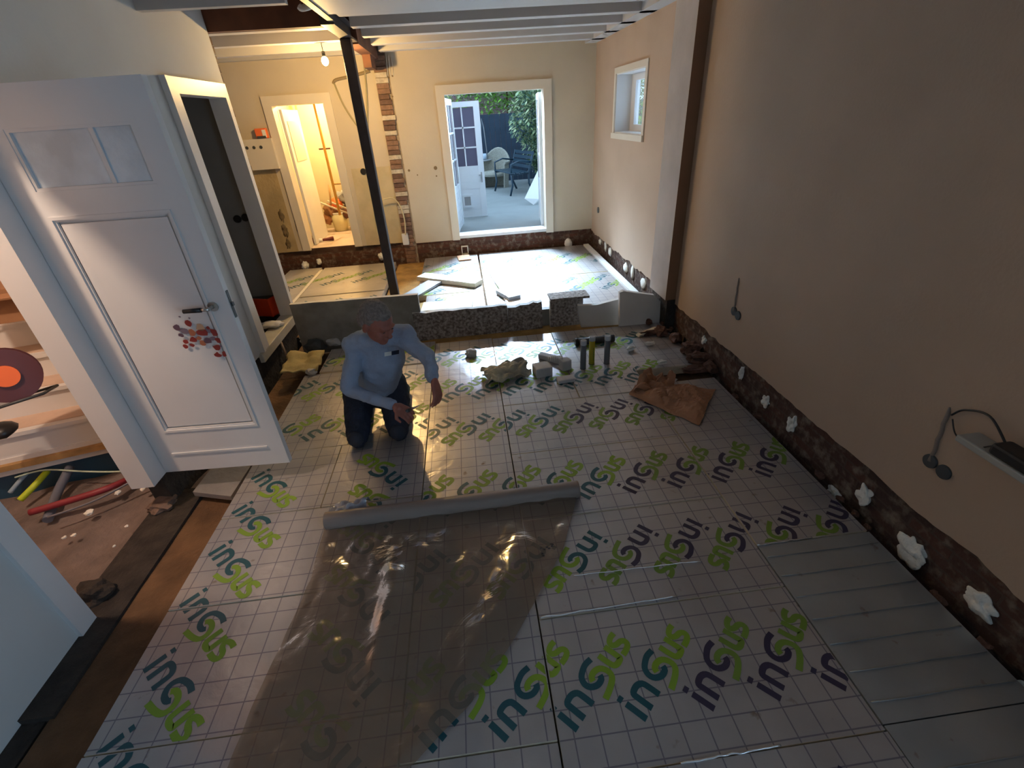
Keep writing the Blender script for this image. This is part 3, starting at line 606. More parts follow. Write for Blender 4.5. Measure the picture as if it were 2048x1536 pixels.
mb = MB(); mb.tube([a - (b - a).normalized() * .012, a + (b - a).normalized() * .02], .038, 18); child(mb, 'tube_end', M_BLACK, e_)
# foam offcut pile left of the cartridges
GF = 'pale foam blocks piled left of the cartridges'
def block(px, py, sx, sy, sz, rz, label, z=0, ry=0, mt=None):
    p = onz(px, py, z); mb = MB(); mb.box(-sx / 2, sx / 2, -sy / 2, sy / 2, 0, sz, bev=.008)
    bmesh.ops.transform(mb.bm, matrix=Matrix.Translation((p.x, p.y, z)) @ Matrix.Rotation(rz, 4, 'Z') @ Matrix.Rotation(ry, 4, 'Y'), verts=mb.bm.verts)
    o = mb.build('foam_block', mt or M_GREYF); return tag(o, label, 'foam block', GF)
M_GREYF = mat('grey_white_foam', (.52, .50, .49), .8, noise_amt=.1, noise_scale=16, bump=.2)
block(1085, 748, .15, .13, .09, .15, 'thick grey white foam block, left and largest of the pile')
block(1105, 722, .28, .07, .05, -.75, 'long foam block lying across the back of the pile', .0)
block(1122, 728, .20, .05, .06, -.9, 'thin foam block lying next to the long one at the right back', .0)
block(1130, 738, .09, .08, .10, .3, 'small upright foam block at the right of the pile')
block(1131, 762, .15, .08, .035, .1, 'flat rounded foam block in front of the pile')
mb = MB(); p = onz(1093, 738, .0)
for k in range(8): mb.tube([(p.x + .01 + .018 * k, p.y - .04, .093), (p.x + .02 + .018 * k, p.y, .12), (p.x + .012 + .018 * k, p.y + .035, .095)], .003, 5)
o = mb.build('wire_coil', M_CHROME); tag(o, 'small silvery coil of wire lying on the foam pile', 'wire')
o = lump('foam_lump', (onz(943, 712).x, onz(943, 712).y, .03), (.055, .045, .04), M_GREYF, None, 5, 3, .5, 2); tag(o, 'torn grey white foam lump lying near the outstretched arm of the man', 'foam lump')
# torn packaging sheet
pc = onz(1012, 752)
def fpk(u_, v_):
    x = (u_ - .5) * .40; y = (v_ - .5) * .24; edge = 1 + .25 * noise.noise(Vector((u_ * 5, v_ * 5, 2)))
    z = .012 + .075 * abs(math.sin(v_ * 3.1 + .4 * math.sin(u_ * 7))) * (.4 + .8 * v_) + .05 * noise.noise(Vector((u_ * 5, v_ * 6, 0))) + .02
    a = .22; x2 = x * edge * math.cos(a) - y * edge * math.sin(a); y2 = x * edge * math.sin(a) + y * edge * math.cos(a); return (pc.x + x2, pc.y + y2, max(.006, z))
o = crumple('torn_packaging', 0, 1, 0, 1, (30, 18), fpk, mat('grey_yellow_torn_foil', (.62, .52, .33), .6, noise_scale=7, col2=(.27, .25, .21), bump=.4), thick=.006, smooth=False); tag(o, 'crumpled torn grey and yellow packaging sheet left of the foam pile', 'packaging')
# brown paper bag
bag = empty('paper_bag', (onz(1340, 800).x, onz(1340, 800).y, 0), label='crumpled brown paper bag lying on the panels near the right wall', cat='bag')
corn = [onz(1258, 790), onz(1398, 852), onz(1432, 780), onz(1285, 768)]
def fbag(u_, v_):
    p = corn[0] * (1 - u_) * (1 - v_) + corn[1] * u_ * (1 - v_) + corn[2] * u_ * v_ + corn[3] * (1 - u_) * v_
    w = math.sin(math.pi * min(max(v_, 0), 1)) ** .6 * math.sin(math.pi * min(max(u_ * .92 + .04, 0), 1)) ** .5
    z = .006 + .07 * w + .06 * noise.noise(Vector((u_ * 4, v_ * 3.4, 9))) * w + .035 * w * abs(noise.noise(Vector((u_ * 7 + v_ * 5, v_ * 6, 3)))) ** .7 - .03 * w * abs(noise.noise(Vector((u_ * 13, v_ * 11 - u_ * 6, 13))))
    p2 = p + Vector((.03 * noise.noise(Vector((u_ * 4, v_ * 3, 1))), .03 * noise.noise(Vector((u_ * 4, v_ * 3, 5))), 0)); return (p2.x, p2.y, max(z, .005))
def add_crumple(parent, name, fn, n, mt, thick=.003, smooth=False):
    o = crumple(name, 0, 1, 0, 1, n, fn, mt, None, thick, smooth); o.parent = parent
    o.matrix_parent_inverse = Matrix.Translation(-Vector(parent.location)); return o
add_crumple(bag, 'bag_body', fbag, (44, 30), M_PAPER)
c2 = [onz(1268, 790), onz(1350, 790), onz(1345, 770), onz(1290, 762)]
def fbag2(u_, v_):
    p = c2[0] * (1 - u_) * (1 - v_) + c2[1] * u_ * (1 - v_) + c2[2] * u_ * v_ + c2[3] * (1 - u_) * v_
    z = .035 + .06 * v_ + .12 * noise.noise(Vector((u_ * 4, v_ * 4, 19))); return (p.x + .05 * noise.noise(Vector((u_ * 5, v_ * 3, 41))), p.y, max(z, .02))
add_crumple(bag, 'bag_mouth', fbag2, (26, 16), M_PAPER)
# white torn pieces around
for i, (px, py, s, lb) in enumerate([(1262, 700, .05, 'white curled plaster flake left of the brown paper bag'), (1300, 690, .05, 'thin white curled strip behind the brown paper bag'), (1322, 728, .045, 'white foam crumb touching the back of the paper bag'), (1345, 765, .03, 'small white crumb at the right end of the foam pile')]):
    p = onz(px, py); tag(lump('white_flake', (p.x, p.y, .02), (s, s * .45, .022), M_DAB, None, i + 8, 2, .8, 2), lb, 'flake', 'white flakes near the paper bag')
# debris at the left rear corner of the floor
pc2 = onz(610, 735)
def fy(u_, v_): return (pc2.x + (u_ - .5) * .34 + .05 * noise.noise(Vector((u_ * 4, v_ * 4, 1))), pc2.y + (v_ - .5) * .32, .012 + .05 * v_ + .05 * noise.noise(Vector((u_ * 3, v_ * 4, 5))) + .02)
o = crumple('yellow_offcut_sheet', 0, 1, 0, 1, (14, 12), fy, mat('yellow_foam_face', (.55, .42, .17), .7, noise_amt=.2, noise_scale=9, bump=.3), thick=.012); tag(o, 'torn yellowish foam sheet on the floor left of the man', 'offcut')
for i, (px, py, s, mt, lb) in enumerate([(612, 683, .06, M_DAB, 'white plaster chunk at the foot of the tall grey board, left one'), (650, 678, .055, M_DAB, 'white plaster chunk at the foot of the tall grey board, right one'), (667, 690, .07, M_GREYF, 'rounded grey stone beside the shoulder of the man'), (632, 700, .10, M_DGREY, 'dark grey concrete lump before the tall grey board'), (625, 748, .05, M_GREYF, 'grey crumpled scrap beside the torn yellow sheet')]):
    p = onz(px, py); tag(lump('rubble_chunk', (p.x, p.y, s * .45), (s * 1.2, s * .8, s * .7), mt, None, i + 60, 2, .5, 1.6), lb, 'rubble', 'chunks in the far left corner of the front room')
# slab piece under the white door
mb = MB(); q = [onz(386, 985, -.03), onz(462, 994, -.03), onz(505, 928, -.03), onz(430, 928, -.03)]
mb.prism([(v.x, v.y) for v in q], -.06, -.025); o = mb.build('foil_offcut', mat('grey_foil_offcut', (.36, .34, .34), .4, .4, noise_amt=.2, bump=.3)); tag(o, 'grey foil offcut lying beside the panels under the white door', 'offcut')

# ================================================================== FILM ROLL AND LOOSE FILM
ra = onz(652, 1042, .055); rb = onz(1157, 978, .055)
roll = empty('plastic_film_roll', ((ra.x + rb.x) / 2, (ra.y + rb.y) / 2, 0), label='long grey roll of plastic film lying across the floor panels', cat='film roll')
M_ROLL = mat('wound_grey_film', (.235, .185, .16), .3, spec=.6, noise_amt=.06, noise_scale=3, bump=.08, bump_scale=14)
mb = MB(); d = (rb - ra).normalized(); N = 40; mb.tube([ra + (rb - ra) * (i / N) + Vector((0, 0, .0015 * noise.noise(Vector((i * .7, 0, 0))))) for i in range(N + 1)], .05, 32, caps=False)
mb.tube([ra, ra + d * .01], .05, 32); mb.tube([rb - d * .01, rb], .05, 32); child(mb, 'wound_film', M_ROLL, roll)
mb = MB(); mb.tube([ra - d * .004, rb + d * .004], .03, 20); child(mb, 'cardboard_core', M_DGREY, roll)
def film_mat():
    m = bpy.data.materials.new('brown_tinted_film'); m.use_nodes = True; nt = m.node_tree; nt.nodes.clear()
    out = nt.nodes.new('ShaderNodeOutputMaterial'); tr = nt.nodes.new('ShaderNodeBsdfTransparent'); tr.inputs[0].default_value = (.74, .66, .58, 1)
    df = nt.nodes.new('ShaderNodeBsdfDiffuse'); df.inputs[0].default_value = (.24, .175, .13, 1); gl = nt.nodes.new('ShaderNodeBsdfGlossy'); gl.inputs['Roughness'].default_value = .2; gl.inputs[0].default_value = (.9, .9, .9, 1)
    tc = nt.nodes.new('ShaderNodeTexCoord'); n = nt.nodes.new('ShaderNodeTexNoise'); n.inputs['Scale'].default_value = 5; n.inputs['Detail'].default_value = 5; n.inputs['Distortion'].default_value = 1
    bp = nt.nodes.new('ShaderNodeBump'); bp.inputs['Strength'].default_value = .5; bp.inputs['Distance'].default_value = .02
    nt.links.new(tc.outputs['Object'], n.inputs['Vector']); nt.links.new(n.outputs['Fac'], bp.inputs['Height'])
    for s_ in (df, gl): nt.links.new(bp.outputs[0], s_.inputs['Normal'])
    m1 = nt.nodes.new('ShaderNodeMixShader'); m1.inputs[0].default_value = .5; m2 = nt.nodes.new('ShaderNodeMixShader'); fr = nt.nodes.new('ShaderNodeFresnel'); fr.inputs[0].default_value = 1.28; nt.links.new(bp.outputs[0], fr.inputs['Normal'])
    nt.links.new(tr.outputs[0], m1.inputs[1]); nt.links.new(df.outputs[0], m1.inputs[2]); nt.links.new(fr.outputs[0], m2.inputs[0]); nt.links.new(m1.outputs[0], m2.inputs[1]); nt.links.new(gl.outputs[0], m2.inputs[2]); nt.links.new(m2.outputs[0], out.inputs[0]); return m
Lp = [onz(*p) for p in [(655, 1052), (622, 1165), (560, 1300), (505, 1420), (458, 1540), (420, 1640)]]
Rp = [onz(*p) for p in [(1156, 992), (1125, 1105), (1068, 1210), (1025, 1290), (935, 1420), (800, 1560)]]
def lerp_path(P, t):
    s_ = t * (len(P) - 1); i = min(int(s_), len(P) - 2); return P[i].lerp(P[i + 1], s_ - i)
def ffilm(u_, v_):
    a = lerp_path(Lp, v_); b = lerp_path(Rp, v_); p = a.lerp(b, u_)
    fold = .030 * math.exp(-((u_ - .80 - .10 * v_) / .07) ** 2) * (.3 + .7 * math.sin(math.pi * min(1, v_ * 1.2))) + .035 * math.exp(-((u_ - .30 - .25 * v_) / .05) ** 2) * math.exp(-((v_ - .35) / .25) ** 2)
    z = .008 + fold + .030 * abs(noise.noise(Vector((p.x * 4, p.y * 3, 2)))) + .012 * abs(noise.noise(Vector((p.x * 13, p.y * 9, 7)))) + .05 * math.exp(-v_ / .03)
    return (p.x, p.y, z)
o = add_crumple(roll, 'loose_film', ffilm, (110, 90), film_mat(), 0, True)
# gathered film end next to the left of the roll
def fg(u_, v_):
    a = onz(660, 1062).lerp(onz(735, 1030), u_); b = onz(672, 1020).lerp(onz(745, 1005), u_); p = a.lerp(b, v_)
    return (p.x, p.y, .03 + .05 * math.sin(v_ * 3.1) + .045 * noise.noise(Vector((u_ * 5, v_ * 4, 8))))
add_crumple(roll, 'gathered_film_end', fg, (20, 12), mat('grey_creased_film', (.33, .33, .37), .22, spec=.8), 0, True)
# bits of dirt
mb = MB()
for i in range(9):
    p = onz(1092 + random.uniform(-12, 14), 1105 + random.uniform(-14, 14), .03); mb.ball((p.x, p.y, .05), (.008, .006, .004), 6)
o = mb.build('dirt_crumbs', M_BLACK); tag(o, 'black dirt crumbs lying on the right edge of the loose film', 'dirt', kind='stuff')

# ================================================================== WHITE PANELLED DOOR LEAF
DX0, DX1, DZ_0, DZ_1 = XL + .012, -1.292, .135, 2.235
ang = math.radians(-3)
door = empty('door_1', (DX0, YH - .01, DZ_0), ang, kind='structure')
W_ = DX1 - DX0; Hh = DZ_1 - DZ_0; T_ = .04
def dchild(mb, name, mt, parent=None, **k):
    par = parent or door; o = mb.build(name, mt, par)
    return tag(o, **k)
gx0, gx1, gz0, gz1 = .125, W_ - .115, 1.68, 1.935
px0, px1, pz0, pz1 = .13, W_ - .115, .315, 1.555
mb = MB()
mb.box(0, gx0, -T_, 0, 0, Hh); mb.box(gx1, W_, -T_, 0, 0, Hh); mb.box(gx0, gx1, -T_, 0, gz1, Hh); mb.box(gx0, gx1, -T_, 0, pz1, gz0); mb.box(gx0, gx1, -T_, 0, 0, pz0)
bmesh.ops.remove_doubles(mb.bm, verts=mb.bm.verts, dist=.0001); dchild(mb, 'stiles_and_rails', M_WHITE)
mb = MB(); mb.box(px0 - .01, px1 + .01, -T_ + .022, -.006, pz0 - .01, pz1 + .01)
def frame4(mb, x0, x1, z0, z1, w, y0, y1): mb.box(x0, x1, y0, y1, z0, z0 + w); mb.box(x0, x1, y0, y1, z1 - w, z1); mb.box(x0, x0 + w, y0, y1, z0 + w, z1 - w); mb.box(x1 - w, x1, y0, y1, z0 + w, z1 - w)
mb.box(px0 + .022, px1 - .022, -T_ + .008, -T_ + .024, pz0 + .022, pz1 - .022); dchild(mb, 'lower_panel', M_WHITE)
mb = MB(); frame4(mb, px0 - .012, px1 + .012, pz0 - .012, pz1 + .012, .014, -T_ - .006, -T_ + .01); frame4(mb, px0, px1, pz0, pz1, .012, -T_ + .002, -T_ + .014); dchild(mb, 'panel_moulding', M_WHITE)
mb = MB(); mb.box(.10, W_ - .10, -T_ - .008, -T_, .135, .147); dchild(mb, 'bottom_bead', M_WHITE)
mb = MB(); frame4(mb, gx0, gx1, gz0, gz1, .014, -T_ + .004, -.004); mb.box(gx0 + .352, gx0 + .372, -.030, -.023, gz0 + .014, gz1 - .014); dchild(mb, 'glazing_frame', M_WHITE)
M_PANE = mat('frosted_pane', (.62, .72, .80), .35, noise_amt=.25, noise_scale=5, bump=.12, bump_scale=45, spec=.8)
mb = MB(); mb.box(gx0 + .01, gx1 - .01, -.022, -.016, gz0 + .01, gz1 - .01); dchild(mb, 'door_pane', M_PANE)
hx, hz = W_ - .085, 1.075
mb = MB(); mb.tube([(hx, -T_, hz), (hx, -T_ - .008, hz)], .026, 20); mb.tube([(hx, -T_ - .004, hz), (hx, -T_ - .045, hz)], .009, 12); mb.tube([(hx, -T_ - .045, hz), (hx - .045, -T_ - .048, hz)], .009, 12); hd = dchild(mb, 'door_handle', M_CHROME)
mb = MB(); mb.tube([(hx - .04, -T_ - .048, hz), (hx - .13, -T_ - .050, hz)], [.0125, .0115], 14); dchild(mb, 'handle_grip', M_BLACK, hd, label='black grip')
mb = MB(); mb.box(W_ - .001, W_ + .003, -.03, -.01, 1.0, 1.15); mb.box(W_, W_ + .012, -.028, -.012, 1.065, 1.085); dchild(mb, 'latch_plate', M_DGREY)
INKC = [mat('sticker_red', (.26, .03, .025), .5), mat('sticker_rust', (.42, .14, .07), .5), mat('sticker_purple', (.13, .07, .10), .5), mat('sticker_grey', (.20, .15, .19), .5), mat('sticker_tan', (.50, .32, .20), .5)]
ST = [(377, 647, 7, 0), (355, 655, 7, 2), (370, 662, 8, 3), (385, 665, 8, 1), (404, 665, 10, 0), (402, 654, 8, 4), (417, 656, 4, 0), (416, 661, 5, 3), (429, 665, 8, 0), (362, 670, 5, 2), (372, 683, 6, 0), (387, 679, 7, 0), (398, 676, 5, 1), (406, 686, 7, 1), (415, 681, 8, 2), (426, 677, 5, 3), (437, 680, 6, 0), (372, 693, 5, 0), (385, 690, 4, 0), (434, 694, 7, 0), (442, 692, 3, 3), (436, 710, 7, 0), (450, 708, 6, 0), (379, 636, 2, 3), (360, 633, 2, 3)]
Minv = (Matrix.Translation(door.location) @ Matrix.Rotation(ang, 4, 'Z')).inverted()
for i, (px, py, s, k) in enumerate(ST):
    # intersect with the door's front plane
    v = ray(px, py); nrm = Matrix.Rotation(ang, 3, 'Z') @ Vector((0, -1, 0)); P0 = door.location + nrm * T_; O = Vector((0, 0, H)); tt = (P0 - O).dot(nrm) / v.dot(nrm); q = Minv @ (O + v * tt)
    mb = MB(); sc = s * .0028; n = 9; rr = [sc * (1 + .55 * noise.noise(Vector((i * 1.37, a_ * .77, .5)))) for a_ in range(n)]
    mb.face([(q.x + rr[a_] * math.cos(2 * math.pi * a_ / n), -T_ - .0025, q.z + rr[a_] * .9 * math.sin(2 * math.pi * a_ / n)) for a_ in range(n)])
    dchild(mb, 'door_sticker', INKC[k])

# ================================================================== STAIRS BEHIND THE OPENING
sd = Vector((math.cos(math.radians(15)), math.sin(math.radians(15)), 0)); sn = Vector((-sd.y, sd.x, 0))
SM = Matrix.Translation((-2.45, 3.105, 0)) @ Matrix.Rotation(math.radians(15), 4, 'Z')
stair = empty('staircase', (-2.9, 3.1, .15), label='white painted staircase with pale wooden treads left of the white door', cat='staircase')
lev = [.15, .335, .52, .705, .89, 1.075, 1.26]; dep = .215
for k in range(6):
    mb = MB(); mb.box(-2.2, .12, k * dep, k * dep + .02, lev[k], lev[k + 1] - .02, SM); child(mb, 'riser', M_WHITE, stair)
    mb = MB(); mb.box(-2.2, .12, k * dep - .022, (k + 1) * dep + .01, lev[k + 1] - .028, lev[k + 1], SM); mb.mi = 1; mb.box(-2.2, .0, k * dep + .03, (k + 1) * dep + .0, lev[k + 1] - .001, lev[k + 1] + .006, SM); child(mb, 'tread', [M_WHITE, M_TREAD], stair)
mb = MB(); mb.box(-2.2, .12, -.01, .03, .02, .15, SM)
child(mb, 'bottom_plinth', M_WHITE, stair)
mb = MB(); mb.box(-2.2, .14, -.045, .02, .075, .115, SM); child(mb, 'rough_floor_edge', M_WOOD, stair)
# stairwell walls
M_SW = mat('warm_stair_plaster', (.62, .52, .42), .85, noise_amt=.08, noise_scale=2)
mb = MB(); mb.box(-4.6, XL - .12, 4.12, 4.22, -.3, 3.0); mb.box(-4.7, -4.6, 1.0, 4.22, -.5, 3.0); mb.box(-4.7, XL - .12, .8, .9, -.5, 3.0); struct('wall_stairwell', mb, M_SW)
tag(terrain('floor_pit', -4.0, XL + .13, 1.0, 3.3, -.17, .07, M_RUBBLE, .05, 4, 2.2), kind='structure')
mb = MB(); a = onz(40, 935, -.05); mb.box(-2.3, .16, .025, .037, -.35, .012, SM); o = mb.build('plastic_sheet', mat('dark_blue_sheet', (.02, .07, .13), .35)); tag(o, 'dark blue plastic sheet hanging below the staircase over the pit', 'sheet')
def pipe(name, pts, r_, mt, label, cat='pipe', group='pipes and cables in the pit below the stairs'):
    mb = MB(); pp = [Vector(p) for p in pts]; sp = []
    for i in range(len(pp) - 1):
        a0, a1, a2, a3 = pp[max(i - 1, 0)], pp[i], pp[i + 1], pp[min(i + 2, len(pp) - 1)]
        for j in range(6):
            t = j / 6; sp.append(.5 * (2 * a1 + (a2 - a0) * t + (2 * a0 - 5 * a1 + 4 * a2 - a3) * t * t + (3 * a1 - a0 - 3 * a2 + a3) * t ** 3))
    sp.append(pp[-1]); mb.tube(sp, r_, 12); o = mb.build(name, mt); return tag(o, label, cat, group)
pipe('corrugated_pipe', [onz(60, 1025, -.06), onz(150, 998, -.05), onz(220, 975, -.05), onz(285, 945, -.10)], .022, mat('dark_red_conduit', (.22, .02, .03), .5), 'dark red pipe crossing the rubble pit below the stairs')
pipe('corrugated_pipe', [onz(40, 1000, -.1), onz(70, 970, -.05), onz(95, 942, -.02)], .020, mat('yellow_green_conduit', (.45, .55, .02), .5), 'bright yellow green pipe in the pit beside the light blue wall edge')
pipe('corrugated_pipe', [onz(20, 985, -.1), onz(50, 950, -.02), onz(82, 920, .02)], .014, mat('pale_blue_pipe', (.30, .40, .50), .5), 'thin pale blue pipe slanting in the pit, leftmost of all')
pipe('corrugated_pipe', [onz(95, 1040, -.12), onz(115, 985, -.08), onz(140, 935, -.02)], .028, mat('slate_grey_pipe', (.12, .13, .17), .5), 'thick slate grey pipe rising at the back of the pit')
pipe('cable', [onz(30, 955, 0), onz(90, 940, .01), onz(170, 943, .0), onz(240, 943, 0), onz(300, 935, .03)], .006, mat('pale_green_cable', (.45, .55, .45), .5), 'thin pale green cable sagging across the pit below the stairs', 'cable')
pipe('cable', [onz(95, 1035, -.05), onz(180, 1005, -.05), onz(250, 970, -.04), onz(300, 938, 0)], .007, mat('grey_cable', (.14, .13, .15), .5), 'grey cable running along the dark red pipe in the pit', 'cable')
for i, (px, py, s) in enumerate([(178, 1025, .030), (253, 1052, .012), (148, 1070, .015), (236, 985, .022), (286, 978, .018), (128, 1075, .014), (228, 1092, .01)]):
    p = onz(px, py, -.10); tag(lump('plaster_crumb', p, (s, s, s * .6), M_DAB, None, i + 80, 2, .5, 2), ['largest white plaster crumb in the middle of the pit', 'small white crumb in the right half of the pit', 'white crumb beside the light blue wall edge, right one', 'white crumb just below the dark red pipe', 'white crumb at the upper right of the pit', 'white crumb beside the light blue wall edge, left one', 'tiny white crumb on the pinkish rubble slope'][i], 'crumb', 'white crumbs in the rubble pit')
for i, (px, py, sx, sz) in enumerate([(345, 960, .06, .09), (325, 1010, .09, .05), (330, 985, .05, .06), (188, 1190, .10, .08)]):
    p = onz(px, py, -.08); tag(lump('rubble_chunk', p, (sx, sx * .9, sz), mat('brown_stone', (.20, .13, .10), .95, noise_amt=.4, noise_scale=9, bump=.6) if i < 3 else M_SOIL, None, i + 90, 3, .5, 1.6), ['brown brick lump under the hinge corner of the white door', 'brown brick lump at the upper right of the pit', 'brown stone wedged at the foot of the door post', 'dark broken brick below the corner of the light blue wall'][i], 'rubble', 'brick lumps at the edge of the pit')
# cable reel on the stairs
rc = SM @ Vector((-.78, .13, .335 + .125)); rc = ony(12, 750, 2.72)
reel = empty('cable_reel', rc, label='maroon cable reel with orange centre standing on the stairs', cat='cable reel')
dn = (Vector((0, 0, H)) - rc); dn = Vector((.62, -.72, .18)).normalized()
def disc(mb, c, n_, r_, th, seg=32): mb.tube([c - n_ * th / 2, c + n_ * th / 2], r_, seg)
mb = MB(); disc(mb, rc + dn * .05, dn, .158, .012); disc(mb, rc - dn * .05, dn, .158, .012); rfl = child(mb, 'reel_flange', M_MAROON, reel)
mb = MB(); disc(mb, rc, dn, .145, .09); child(mb, 'wound_cable', mat('wound_dark_cable', (.035, .018, .02), .5, bump=.6, bump_scale=60), reel)
mb = MB(); disc(mb, rc + dn * .062, dn, .062, .02); child(mb, 'reel_hub', M_ORANGE, rfl)
mb = MB(); sd_ = Vector((dn.y, -dn.x, 0)).normalized() * -1
b0 = rc + Vector((0, 0, -.16)); mb.tube([rc - dn * .07 + sd_ * .0, b0 + sd_ * .02 - dn * .07, b0 + sd_ * .17 - dn * .05, b0 + sd_ * .10 + dn * .10, b0 - sd_ * .15 + dn * .10], .009, 8); child(mb, 'reel_stand', M_DGREY, reel)
bx = empty('cardboard_box', ony(35, 615, 3.25), label='brown cardboard box standing on the upper stairs', cat='box')
p = bx.location; BMx = Matrix.Translation(p) @ Matrix.Rotation(.3, 4, 'Z')
mb = MB(); mb.box(-.28, .13, 0, .3, -.09, .13, BMx); child(mb, 'box_body', M_CARD, bx)
mb = MB(); mb.box(-.28, .13, -.06, .0, .10, .112, BMx @ Matrix.Rotation(.3, 4, 'X')); child(mb, 'box_flap', M_CARD, bx)
o = lump('work_shoe', ony(-2, 862, 2.72), (.10, .09, .05), M_BLACK, None, 4, 2, .2); tag(o, 'black shoe on the lowest stair tread at the left photo edge', 'shoe')

# ================================================================== HALL WITH CRATE AND SWITCHES (DOOR 2)
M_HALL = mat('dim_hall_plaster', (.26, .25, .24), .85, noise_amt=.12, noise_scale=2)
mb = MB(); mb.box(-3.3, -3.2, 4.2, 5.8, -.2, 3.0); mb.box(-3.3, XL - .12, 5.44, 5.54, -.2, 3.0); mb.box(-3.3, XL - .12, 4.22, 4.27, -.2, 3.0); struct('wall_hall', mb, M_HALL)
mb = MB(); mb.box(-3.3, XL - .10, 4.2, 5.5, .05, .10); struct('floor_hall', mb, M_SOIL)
mb = MB(); mb.box(-2.95, -2.88, 5.36, 5.44, .1, 2.9); struct('trim_12', mb, M_HALL)
for i, (px, py) in enumerate([(475, 438), (491, 435)]):
    p = ony(px, py, 5.43); mb = MB(); mb.tube([p, p + Vector((0, -.02, 0))], [.040, .036], 20); mb.tube([p + Vector((0, -.018, 0)), p + Vector((0, -.028, 0))], .02, 16)
    o = mb.build('wall_switch', M_BLACK); tag(o, ['round black wall switch in the dim hall, left of the pair', 'round black wall switch in the dim hall, right of the pair'][i], 'switch', 'switch pair in the dim hall')
cr = empty('plastic_crate', ony(533, 630, 4.85), label='bright red plastic crate on the white sill of the dim hall', cat='crate')
p = cr.location; qc = onz(534, 628, .16); CMx = Matrix.Translation((qc.x - .02, qc.y + .08, .157)) @ Matrix.Rotation(-.35, 4, 'Z')
mb = MB(); w, dd, h, t = .18, .13, .21, .007
mb.box(-w, w, -dd, dd, 0, t, CMx); mb.box(-w, w, -dd, -dd + t, 0, h, CMx); mb.box(-w, w, dd - t, dd, 0, h, CMx); mb.box(-w, -w + t, -dd, dd, 0, h, CMx); mb.box(w - t, w, -dd, dd, 0, h, CMx); csh = child(mb, 'crate_shell', M_RED, cr)
mb = MB(); mb.box(-w - .008, w + .008, -dd - .008, -dd + t, h - .02, h, CMx); mb.box(w - t, w + .008, -dd, dd, h - .02, h, CMx); mb.box(-w - .008, w, dd - t, dd + .008, h - .02, h, CMx); mb.box(w - .01, w + .006, -dd - .006, -dd + .01, 0, h, CMx); child(mb, 'crate_rim', M_RED, csh)
mb = MB(); mb.box(-w + .02, w - .03, -dd + .02, dd - .02, .12, .19, CMx); o = mb.build('tool_case', M_DGREY); tag(o, 'dark grey case standing in the red crate', 'case')
p = ony(540, 650, 4.7); tag(lump('plastic_bag', (onz(540, 650, .18).x, onz(540, 650, .18).y, .185), (.13, .09, .03), M_WBOARD, None, 6, 3, .5, 2.2), 'white crumpled bag on the sill in front of the red crate', 'bag')
mb = MB(); a = Vector((XL + .012, 5.0, .04)); mb.tube([(XL + .01, 4.72, .09), (XL + .05, 4.66, -.09)], .012, 8); o = mb.build('wood_stake', M_TREAD); tag(o, 'thin pale wooden stake below the white sill of the hall', 'stake')

# ================================================================== RIGHT WALL FITTINGS
def socket_pair(p1, p2, top, label, r_=.036):
    a = onx(*p1, XR); b = onx(*p2, XR); e_ = empty('wall_socket_pair', a, label=label, cat='socket')
    for q in (a, b):
        mb = MB(); mb.tube([q + Vector((.004, 0, 0)), q + Vector((-.010, 0, 0))], [r_, r_ * .94], 24); child(mb, 'socket_box', M_DGREY, e_)
    c = onx(*top, XR); mb = MB(); N = 10; mb.tube([a + (c - a) * (i / N) + Vector((-.002, .003 * math.sin(i * 2), 0)) for i in range(N + 1)], [.012] + [.009] * (N - 1) + [.004], 8)
    child(mb, 'wall_chase', mat('grey_brown_chase', (.24, .19, .16), .9, bump=.5), e_); return e_
socket_pair((1469, 622), (1477, 631), (1479, 556), 'pair of small dark sockets with a short wall chase, midway along the right wall', .036)
socket_pair((1862, 922), (1889, 944), (1901, 815), 'pair of large dark sockets on the right wall below the sagging cable', .034)
p = onx(1197, 420, XRB); mb = MB(); mb.tube([p + Vector((.004, 0, 0)), p + Vector((-.012, 0, 0))], .045, 20); o = mb.build('wall_socket', M_DGREY); tag(o, 'small dark round socket beside the far right room corner', 'socket')
p = ony(727, 343, YB); mb = MB(); mb.tube([p, p + Vector((0, -.02, 0))], .045, 20); o = mb.build('wall_socket', M_BLACK); tag(o, 'black round wall socket just left of the steel post', 'socket')
# window board / ledge on the right wall
mb = MB(); pa = onx(1905, 832, XR); pb = onx(2048, 905, XR)
mb.box(1.90, XR, -2.1, 1.34, .735, .765, bev=.006); led = mb.build('shelf_board', mat('grey_white_board', (.36, .35, .32), .5, noise_amt=.05)); tag(led, 'white shelf board fixed to the right wall at the photo edge', 'shelf')
e_ = empty('grey_bucket', (1.95, .98, .767), label='grey tube shaped bucket on the shelf at the right photo edge', cat='bucket')
mb = MB(); mb.tube([(1.95, .98, .767), (1.95, .98, 1.02)], [.040, .048], 24); child(mb, 'bucket_body', M_GREY, e_)
mb = MB(); mb.tube([(1.95, .98, 1.01), (1.95, .98, 1.03)], .052, 24); child(mb, 'bucket_rim', M_WBOARD, e_)
e_ = empty('power_adapter', (1.94, 1.12, .767), label='black power adapter with cable on the shelf at the right photo edge', cat='adapter')
mb = MB(); mb.box(1.90, 1.985, 1.05, 1.22, .767, .815, bev=.012); child(mb, 'adapter_body', M_BLACK, e_)
def cab(mb, pts, r_):
    pp = [Vector(p) for p in pts]; sp = []
    for i in range(len(pp) - 1):
        a0, a1, a2, a3 = pp[max(i - 1, 0)], pp[i], pp[i + 1], pp[min(i + 2, len(pp) - 1)]
        for j in range(8):
            t = j / 8; sp.append(.5 * (2 * a1 + (a2 - a0) * t + (2 * a0 - 5 * a1 + 4 * a2 - a3) * t * t + (3 * a1 - a0 - 3 * a2 + a3) * t ** 3))
    sp.append(pp[-1]); mb.tube(sp, r_, 8)
